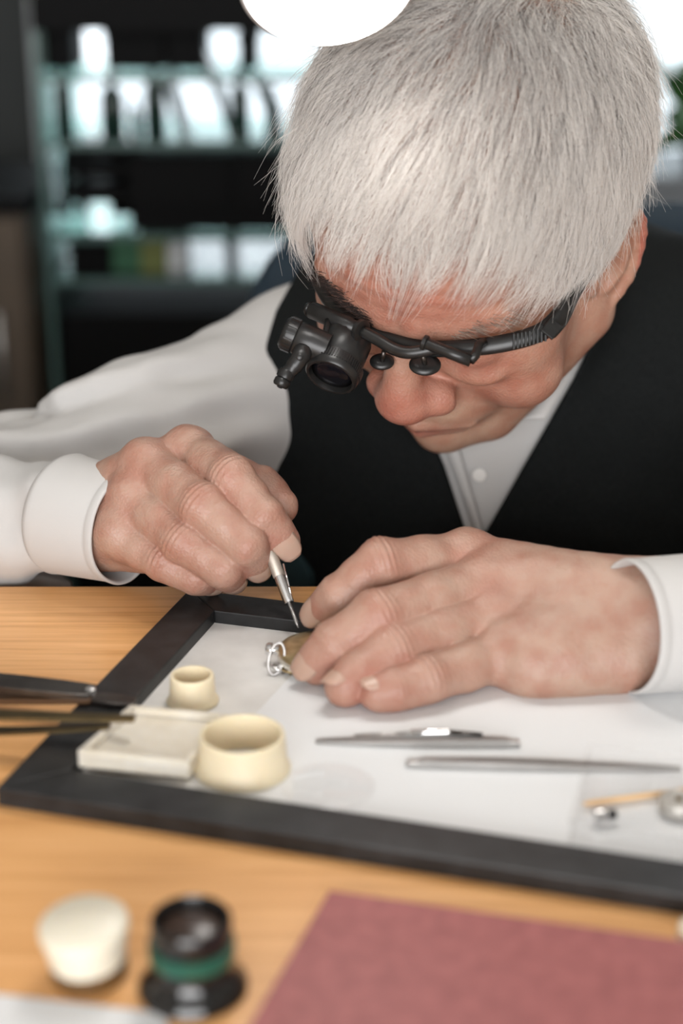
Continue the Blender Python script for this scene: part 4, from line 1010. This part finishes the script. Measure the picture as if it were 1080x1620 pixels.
for hd, ds in ((right_hand, {'index': -FWD*.85-UP*.1+RIGHT*.15, 'middle': -FWD*.2-UP*.9+RIGHT*.5, 'ring': -FWD*.1-UP*.9+RIGHT*.5, 'little': -UP+RIGHT*.6-FWD*.2}),
               (left_hand, {'index': -FWD*.42-RIGHT*.66-UP*.08, 'middle': -FWD*.75+UP*.28-RIGHT*.42, 'ring': -FWD*.5+UP*.4-RIGHT*.62, 'little': -FWD*.4+UP*.55-RIGHT*.55})):
    for k, d_ in ds.items():
        pp_, rr = hd['fingers'][k]; nail(pp_[-1], pp_[-2], nrm(d_), rr[-1], rr[-1]*1.7, rr[-1]*1.65)

# ------------------------------------------------------------------ hair
def grad(fn, p, e=.6):
    g = np.stack([fn(p+np.eye(3, dtype=f32)[i]*e)-fn(p-np.eye(3, dtype=f32)[i]*e) for i in range(3)], -1); return g/np.maximum(ln(g), 1e-6)[:, None]
def scalp_mask(p):
    x, y, z = np.abs(p[:, 0]), p[:, 1], p[:, 2]
    lim = np.where(y > 38, np.where(x < 46, 81+.04*(x-20), 82-(x-46)*1.6), np.where(y > 2, 6., np.where(y > -26, 30., -38.)))
    return z > lim
NS = 52000
def roots(n, rng):
    d = rng.normal(size=(n*3, 3)).astype(f32); d /= ln(d)[:, None]
    p = np.array([0, -5, 45], f32)+d*30
    for _ in range(14): p = p+d*skull(p)[:, None]*.9
    p = p[scalp_mask(p)]
    # thinner on the top front where scalp shows
    th = np.exp(-(((p-np.array([10, 25, 122], f32))/np.array([38, 42, 30], f32))**2).sum(1))
    p = p[rng.random(len(p)) > .45*th]
    return p[:n]
CROWN = np.array([-12, -62, 112], f32)
def grow(p, rng, n=7, wob=.2):
    g = grad(skull, p); m = len(p)
    y, z, x = p[:, 1], p[:, 2], p[:, 0]
    top = np.clip((z-40)/50, 0, 1); frontw = np.clip((y-20)/50, 0, 1)
    L = (26+14*top-12*np.clip((y-52)/22, 0, 1)*np.clip((60-np.abs(x))/15, 0, 1))*rng.uniform(.5, 1.3, m)
    L = np.where((rng.random(m) < .14) & (y > 45), L*1.45, L)
    L = np.where((np.abs(x) > 58) & (z < 30), 14*rng.uniform(.6, 1.1, m), L).astype(f32)
    nz = np.stack([wnoise(p, 42, 51), wnoise(p, 42, 52), wnoise(p, 42, 53)], -1)*22+np.stack([wnoise(p, 17, 54), wnoise(p, 17, 55), wnoise(p, 17, 56)], -1)*11
    def flow(q, gq):
        d = q-CROWN+nz; d = d+np.array([.10, .25, -.25], f32)*30; d = d-gq*(d*gq).sum(1)[:, None]; return d/np.maximum(ln(d), 1e-3)[:, None]
    dirn = .62*g+.85*flow(p, g)+rng.normal(0, wob, (m, 3)); dirn = dirn/ln(dirn)[:, None]
    lift = (5.5+5.5*top)*rng.uniform(.3, 1.35, m)
    pts = [p.astype(float)]; q = p.astype(f32)
    gw = HR.T@V3(0, 0, -1)
    for i in range(1, n):
        t = i/(n-1); q2 = q+(dirn*(L/(n-1))[:, None]).astype(f32); gq = grad(skull, q2); fl = flow(q2, gq)
        s = skull(q2); over = s-lift
        dirn = dirn*.62+fl*.55+gw*.10-gq*np.clip(over/9, -.5, .8)[:, None]*.6+rng.normal(0, .10, (m, 3)); dirn = dirn/ln(dirn)[:, None]
        low = np.clip(1.2+2.5*t-s, 0, 20); q2 = q2+gq*low[:, None].astype(f32)
        q = q2.astype(f32); pts.append(q.astype(float))
    return np.stack(pts, 1)
rg = np.random.default_rng(11)
R0_ = roots(NS, rg); S = grow(R0_, rg)
C0 = roots(1100, rg); CSd = grow(C0, np.random.default_rng(12), wob=.55)
near = np.empty(len(R0_), int)
for s in range(0, len(R0_), 4000):
    near[s:s+4000] = ((R0_[s:s+4000, None, :]-C0[None])**2).sum(-1).argmin(1)
tt = np.linspace(0, 1, S.shape[1])
cl = rg.uniform(.4, 1.0, len(R0_))*rg.uniform(.55, 1, len(C0))[near]
tgt = CSd[near]+(R0_-C0[near])[:, None, :]*(1-.62*tt)[None, :, None]
S = S+(tgt-S)*(cl[:, None]*tt[None]**1.1)[:, :, None]
fz = rg.random(len(S)) < .15                                         # flyaway hairs
S[fz] += ((rg.normal(0, 4.0, (fz.sum(), 1, 3))+grad(skull, R0_[fz])[:, None, :]*rg.uniform(0, 6, (fz.sum(), 1, 1)))*(tt**1.6)[None, :, None])
def strands_mesh(name, S, rad, m, parent, shade=None):
    n, k, _ = S.shape; Wd = S@HR.T+HC
    d = np.gradient(Wd, axis=1); d /= np.linalg.norm(d, axis=-1, keepdims=True)+1e-9
    hx = np.cross(d, FWD); hx /= np.linalg.norm(hx, axis=-1, keepdims=True)+1e-9; hy = np.cross(d, hx)
    prof = (1-.75*np.linspace(0, 1, k)**1.5)[None, :, None]*rad[:, None, None]
    ring = [Wd+prof*(hx*math.cos(a)+hy*math.sin(a)) for a in (0, 2.094, 4.189)]
    v = np.stack(ring, 2).reshape(-1, 3)
    b = (np.arange(n)*k*3)[:, None, None]+(np.arange(k-1)*3)[None, :, None]+np.zeros(3, int)[None, None]
    a0_ = np.arange(3)[None, None]; a1_ = (np.arange(3)+1)[None, None] % 3
    qd = np.stack([b+a0_, b+a1_, b+3+a1_, b+3+a0_], -1).reshape(-1, 4)
    org = world_loc(parent); me = bpy.data.meshes.new(name)
    me.vertices.add(len(v)); me.vertices.foreach_set('co', ((v-org)/1000).astype(np.float32).ravel())
    me.loops.add(qd.size); me.loops.foreach_set('vertex_index', qd.astype(np.int32).ravel())
    me.polygons.add(len(qd)); me.polygons.foreach_set('loop_start', (np.arange(len(qd))*4).astype(np.int32)); me.polygons.foreach_set('use_smooth', np.ones(len(qd), bool)); me.update(calc_edges=True)
    if shade is not None:
        ca_ = me.color_attributes.new('tint', 'FLOAT_COLOR', 'POINT'); c4 = np.repeat(np.concatenate([shade, np.ones((n, 1))], 1)[:, None, :], k*3, 1)
        ca_.data.foreach_set('color', c4.astype(np.float32).ravel())
    o = bpy.data.objects.new(name, me); COL.objects.link(o); me.materials.append(m); o.parent = parent; o['kind'] = 'stuff'; return o
def hair_mat(name, rough=.42):
    m = bpy.data.materials.new(name); m.use_nodes = True; nt = m.node_tree; b = nt.nodes['Principled BSDF']
    at = nt.nodes.new('ShaderNodeAttribute'); at.attribute_name = 'tint'; nt.links.new(at.outputs['Color'], b.inputs['Base Color'])
    b.inputs['Roughness'].default_value = rough; b.inputs['Specular IOR Level'].default_value = .35
    tl = nt.nodes.new('ShaderNodeBsdfTranslucent'); nt.links.new(at.outputs['Color'], tl.inputs['Color']); mx = nt.nodes.new('ShaderNodeMixShader'); mx.inputs[0].default_value = .5
    nt.links.new(b.outputs[0], mx.inputs[1]); nt.links.new(tl.outputs[0], mx.inputs[2]); nt.links.new(mx.outputs[0], nt.nodes['Material Output'].inputs['Surface'])
    return m
M_HAIR = hair_mat('white_hair')
g_ = rg.random((len(S), 1)); dk = (rg.random((len(S), 1)) < (.03+.30*np.clip((R0_[:, 2:3]-70)/60, 0, 1)*np.clip((30-R0_[:, 1:2])/60+.3, 0, 1)))
colr = np.array([[.98, .955, .925]])*(.9+.1*g_); colr = np.where(dk, np.array([[.34, .31, .30]])*(.6+.7*g_), colr)
hair = strands_mesh('hair', S, rg.uniform(.085, .15, len(S)), M_HAIR, person, colr); hair['label'] = 'short white-grey hair combed forward'
# brows and sideburn
def brow(sgn, rng):
    n = 110 if sgn < 0 else 300; u = rng.random(n); w = rng.normal(0, 1, n); x = (26+30*u) if sgn < 0 else 12+38*u; z = 34+5.5*np.sin(u*2.4)+w*2.0; 
    p = np.stack([sgn*x, np.full(n, 60.), z], 1).astype(f32)
    dy = np.array([0, 1, 0], f32); p[:, 1] = 125
    for _ in range(14): p = p-dy*head_sdf(p)[:, None]*.8
    g = grad(head_sdf, p); d = np.stack([sgn*(.8+0*u), -.15+0*u, .15-.5*u], 1)+.38*g+rng.normal(0, .18, (n, 3)); d = d/ln(d)[:, None]
    L = rng.uniform(6, 11, n); return np.stack([p+d*(L*t)[:, None]-g*(1.6*t*t) for t in np.linspace(0, 1, 5)], 1)
for s, c_ in ((-1, (.48, .40, .34)), (1, (.07, .05, .045))):
    B_ = brow(s, rg); strands_mesh('eyebrow', B_, np.full(len(B_), .13), M_HAIR, person, np.array([c_])*rg.uniform(.5, 1.5, (len(B_), 1)))

# ------------------------------------------------------------------ magnifier glasses
gl = thing('magnifier_glasses', 'black spectacle frame with a flip-down loupe worn by the man', 'glasses', P(640, 556, 752))
bar = smooth_path([P(486, 380, 815), P(492, 425, 803), P(520, 478, 784), P(572, 520, 768), P(640, 546, 757), P(700, 552, 750), P(780, 546, 744), P(850, 528, 742), P(884, 500, 746), P(905, 466, 753)], 6)
mk('brow_bar', *tube(bar, list(np.linspace(1.6, 2.3, len(bar))), 10, flat=2.1, hint=UP), M_BLACKPL, gl)
tm = smooth_path([P(868, 524, 741), P(892, 495, 745), P(915, 450, 755), P(948, 405, 772), P(985, 360, 795)], 6)
ta = mk('temple_arm', *tube(tm, [2.0]*len(tm), 10, flat=2.3, hint=UP), M_BLACKPL, gl)
mk('hinge_block', *box(P(872, 520, 739), 9, 4, 7, ex=P(890, 495, 745)-P(868, 524, 741), ey=-FWD, ez=np.cross(P(890, 495, 745)-P(868, 524, 741), -FWD), bev=.6), M_BLACKPL, ta, False)
for k in range(9):
    u = k/8; p = P(812, 541, 741)*(1-u)+P(862, 530, 740)*u; mk('grip_ridge', *box(p+UP*(.0)-FWD*1.2, 1.0, 2.2, 7.2-u*1.0, ex=RIGHT, ey=-FWD, ez=UP, bev=.2), M_BLACKPL, ta, False)
tl_ = smooth_path([P(486, 392, 812), P(484, 370, 830), P(486, 340, 862)], 6)
mk('temple_arm', *tube(tl_, 2.4, 10, flat=1.7, hint=UP), M_BLACKPL, gl)
# cross tube, swivel and arm in front of the bar
ct = [P(492, 490, 770), P(570, 523, 752)]
cr = mk('cross_tube', *tube([ct[0], ct[0]+(ct[1]-ct[0])*.03, ct[1]-(ct[1]-ct[0])*.22, ct[1]-(ct[1]-ct[0])*.2, ct[1]], [3.4, 4.3, 4.3, 3.7, 3.7], 20), M_BLACKPL, gl)
mk('end_cap', *lathe([(3.4, 0), (3.9, -1), (3.0, -2.4), (.01, -2.9)], ct[0], ct[1]-ct[0], 18), M_BLACKPL, cr)
mk('swivel_ring', *lathe([(4.0, -1.6), (5.4, -1.2), (5.6, 1.2), (4.2, 1.6)], ct[1], ct[1]-ct[0], 24), M_BLACKPL, cr, angle=40)
arm_p = smooth_path([P(572, 524, 751), P(598, 538, 747), P(624, 553, 743), P(650, 558, 740), P(690, 551, 738)], 5)
mk('lens_arm', *tube(arm_p, 2.1, 8, flat=1.4, hint=UP), M_BLACKPL, gl)
br = [P(668, 541, 738), P(744, 571, 732)]
cl_ = mk('clip_tube', *tube([br[0], br[0]+(br[1]-br[0])*.06, br[0]+(br[1]-br[0])*.5, br[0]+(br[1]-br[0])*.55, br[1]], [2.2, 2.9, 2.7, 2.9, 2.8], 16), M_BLACKPL, gl)
mk('clip_ring', *lathe([(3.2, -1.2), (3.8, -.8), (3.8, .8), (3.2, 1.2)], br[0]+(br[1]-br[0])*.05, br[1]-br[0], 20), M_BLACKPL, cl_, angle=40)
mk('clip_hook', *tube([br[1], P(752, 562, 733), P(757, 546, 736), P(764, 541, 741)], 2.2, 10), M_BLACKPL, cl_)
for (a, c, r) in (((668, 560, 745), (672, 577, 750), 7.6), ((607, 556, 762), (604, 572, 768), 6.0)):
    mk('nose_pad', *lathe([(.01, -1.6), (r*.7, -1.4), (r, -.6), (r, .4), (r*.6, 1.3), (.01, 1.6)], P(*c), nrm(-FWD*.8+UP*.5), 28, 1.0, .8, UP), M_BLACKPL, gl)
    mk('pad_arm', *tube([P(*a), P(*c)-FWD*1], 1.2, 8), M_DARKSTEEL, gl)
# the loupe: barrel, knurled focus ring, lens
lax = nrm(RC[0, 1]*RIGHT*.9+RC[1, 1]*UP+.50*-FWD); l1 = P(522, 598, 752); l0 = l1-lax*27
lb_ = mk('loupe_barrel', *lathe([(9.0, -2), (11.2, 0), (12.2, 3), (12.4, 16.5), (12.0, 17.0), (12.0, 18.2)], l0, lax, 48), M_BLACKPL, gl, angle=40)
fr_ = mk('focus_ring', *lathe([(12.2, 18.0), (13.2, 18.4), (13.3, 23.6), (12.9, 26.0), (12.2, 26.8), (11.0, 26.8), (10.6, 25.5), (10.4, 20.0)], l0, lax, 64), M_BLACKPL, lb_, angle=40)
x_, y_, a_ = frame_of(lax, UP)
for k in range(64):
    t = 2*math.pi*k/64; nr = x_*math.cos(t)+y_*math.sin(t); tg = np.cross(lax, nr)
    if nr@(-FWD) < -.1: continue
    if 12 < ((math.degrees(t)) % 360) and False: continue
    mk('knurl', *box(l0+lax*21+nr*13.3, .62, 1.0, 4.6, ex=tg, ey=nr, ez=lax), M_BLACKPL, fr_, False)
mk('lens', *lathe([(10.6, 24.0), (7, 24.9), (3, 25.4), (.01, 25.5)], l0, lax, 40), M_LENS, lb_)
# lettering 10X on the ring
tx = bpy.data.curves.new('lettering', 'FONT'); tx.body = '10X'; tx.size = .0052; tx.extrude = .00008; tx.align_x = 'CENTER'; tx.align_y = 'CENTER'
tf = bpy.data.objects.new('lettering_font', tx); COL.objects.link(tf); bpy.context.view_layer.update()
tme = bpy.data.meshes.new_from_object(tf.evaluated_get(bpy.context.evaluated_depsgraph_get())); bpy.data.objects.remove(tf)
to = bpy.data.objects.new('lettering', tme); COL.objects.link(to); tme.materials.clear(); tme.materials.append(mat('gold_print', (.62, .54, .36), .5)); to.parent = lb_
nr = nrm(-FWD*.42-RIGHT*.9+UP*.1); nr = nrm(nr-lax*(nr@lax)); upv = -lax; xv = np.cross(upv, nr)
Mx = Matrix(np.stack([xv, upv, nr], 1).tolist()).to_4x4(); Mx.translation = Vector(((l0+lax*18.6+nr*14.0-world_loc(lb_))/1000).tolist()); to.matrix_local = Mx
# hanger from the tube to the barrel
mk('hanger', *tube([P(521, 505, 762), P(516, 530, 757), P(523, 553, 752)], 2.2, 8, flat=1.5), M_BLACKPL, gl)
# small lamp housing at the side of the loupe
h0, h1 = P(452, 526, 752), P(512, 552, 752); hax = nrm(h1-h0)
hs = mk('light_housing', *lathe([(7.6, 5.5), (8.0, 6), (8.2, 13), (8.0, 21)], h0, hax, 32), M_BLACKPL, gl, angle=40)
mk('battery_cap', *lathe([(.01, -1.6), (6.6, -1.5), (8.0, -.4), (8.3, 1.0), (8.3, 5.0), (7.6, 5.6)], h0, hax, 32), M_BLACKPL, hs, angle=40)
for k in range(16):
    t = 2*math.pi*k/16; nr = (lambda a, b: a*math.cos(t)+b*math.sin(t))(*frame_of(hax, UP)[:2])
    mk('cap_ridge', *box(h0+hax*2.6+nr*8.3, .8, .7, 4.4, ex=np.cross(hax, nr), ey=nr, ez=hax), M_BLACKPL, hs, False)
pv = P(474, 566, 744)
la_ = mk('light_arm', *tube(smooth_path([P(480, 552, 747), pv, P(462, 583, 744), P(451, 594, 744)], 5), [4.6]*5+[4.2]*5+[3.6]*6, 12, flat=.8, hint=-FWD), M_BLACKPL, gl)
mk('pivot_screw', *lathe([(1.7, 0), (1.7, 1.6), (1.2, 2.0), (.01, 2.0)], pv-FWD*3.0, -FWD, 16), M_BLACKPL, la_, angle=40)
ld = nrm(P(444, 608, 744)-P(453, 590, 744))
mk('light_head', *lathe([(3.4, -2), (4.2, 0), (4.0, 2), (3.3, 2.4), (3.9, 3.2), (3.9, 5.4), (3.2, 6.4), (1.6, 6.6), (.01, 6.8)], P(452, 592, 744), ld, 24), M_BLACKPL, la_, angle=40)
mk('led', *lathe([(1.5, 6.4), (1.4, 7.0), (.01, 7.3)], P(452, 592, 744), ld, 16), M_LENS, la_)

# ------------------------------------------------------------------ screwdriver
s_tip = P(472, 993, 738); s_up = P(428, 876, 752); sax = nrm(s_up-s_tip); Ls = np.linalg.norm(s_up-s_tip)
sdv = thing('screwdriver', 'slim steel precision screwdriver held in his right hand', 'screwdriver', s_tip)
mk('blade', *lathe([(.25, 0), (.75, 2.5), (.75, 14.5)], s_tip, sax, 12), M_STEEL, sdv)
mk('collet', *lathe([(1.2, 12.6), (2.4, 13.0), (2.5, 13.6), (2.5, 27.0)], s_tip, sax, 24), M_CHROME, sdv, angle=40)
mk('grip', *lathe([(2.6, 27.0), (2.9, 27.4), (3.0, 62), (2.4, 63)], s_tip, sax, 24), M_KNURL, sdv, angle=40)
mk('swivel_head', *lathe([(1.6, 63), (1.6, 65), (3.2, 65.6), (3.2, 67.6), (.01, 68.4)], s_tip, sax, 24), M_CHROME, sdv, angle=40)
sp = P(448, 892, 744); mk('pocket_clip', *tube([sp, P(462, 948, 738)], .45, 6), M_CHROME, sdv)
bpy.context.view_layer.update()
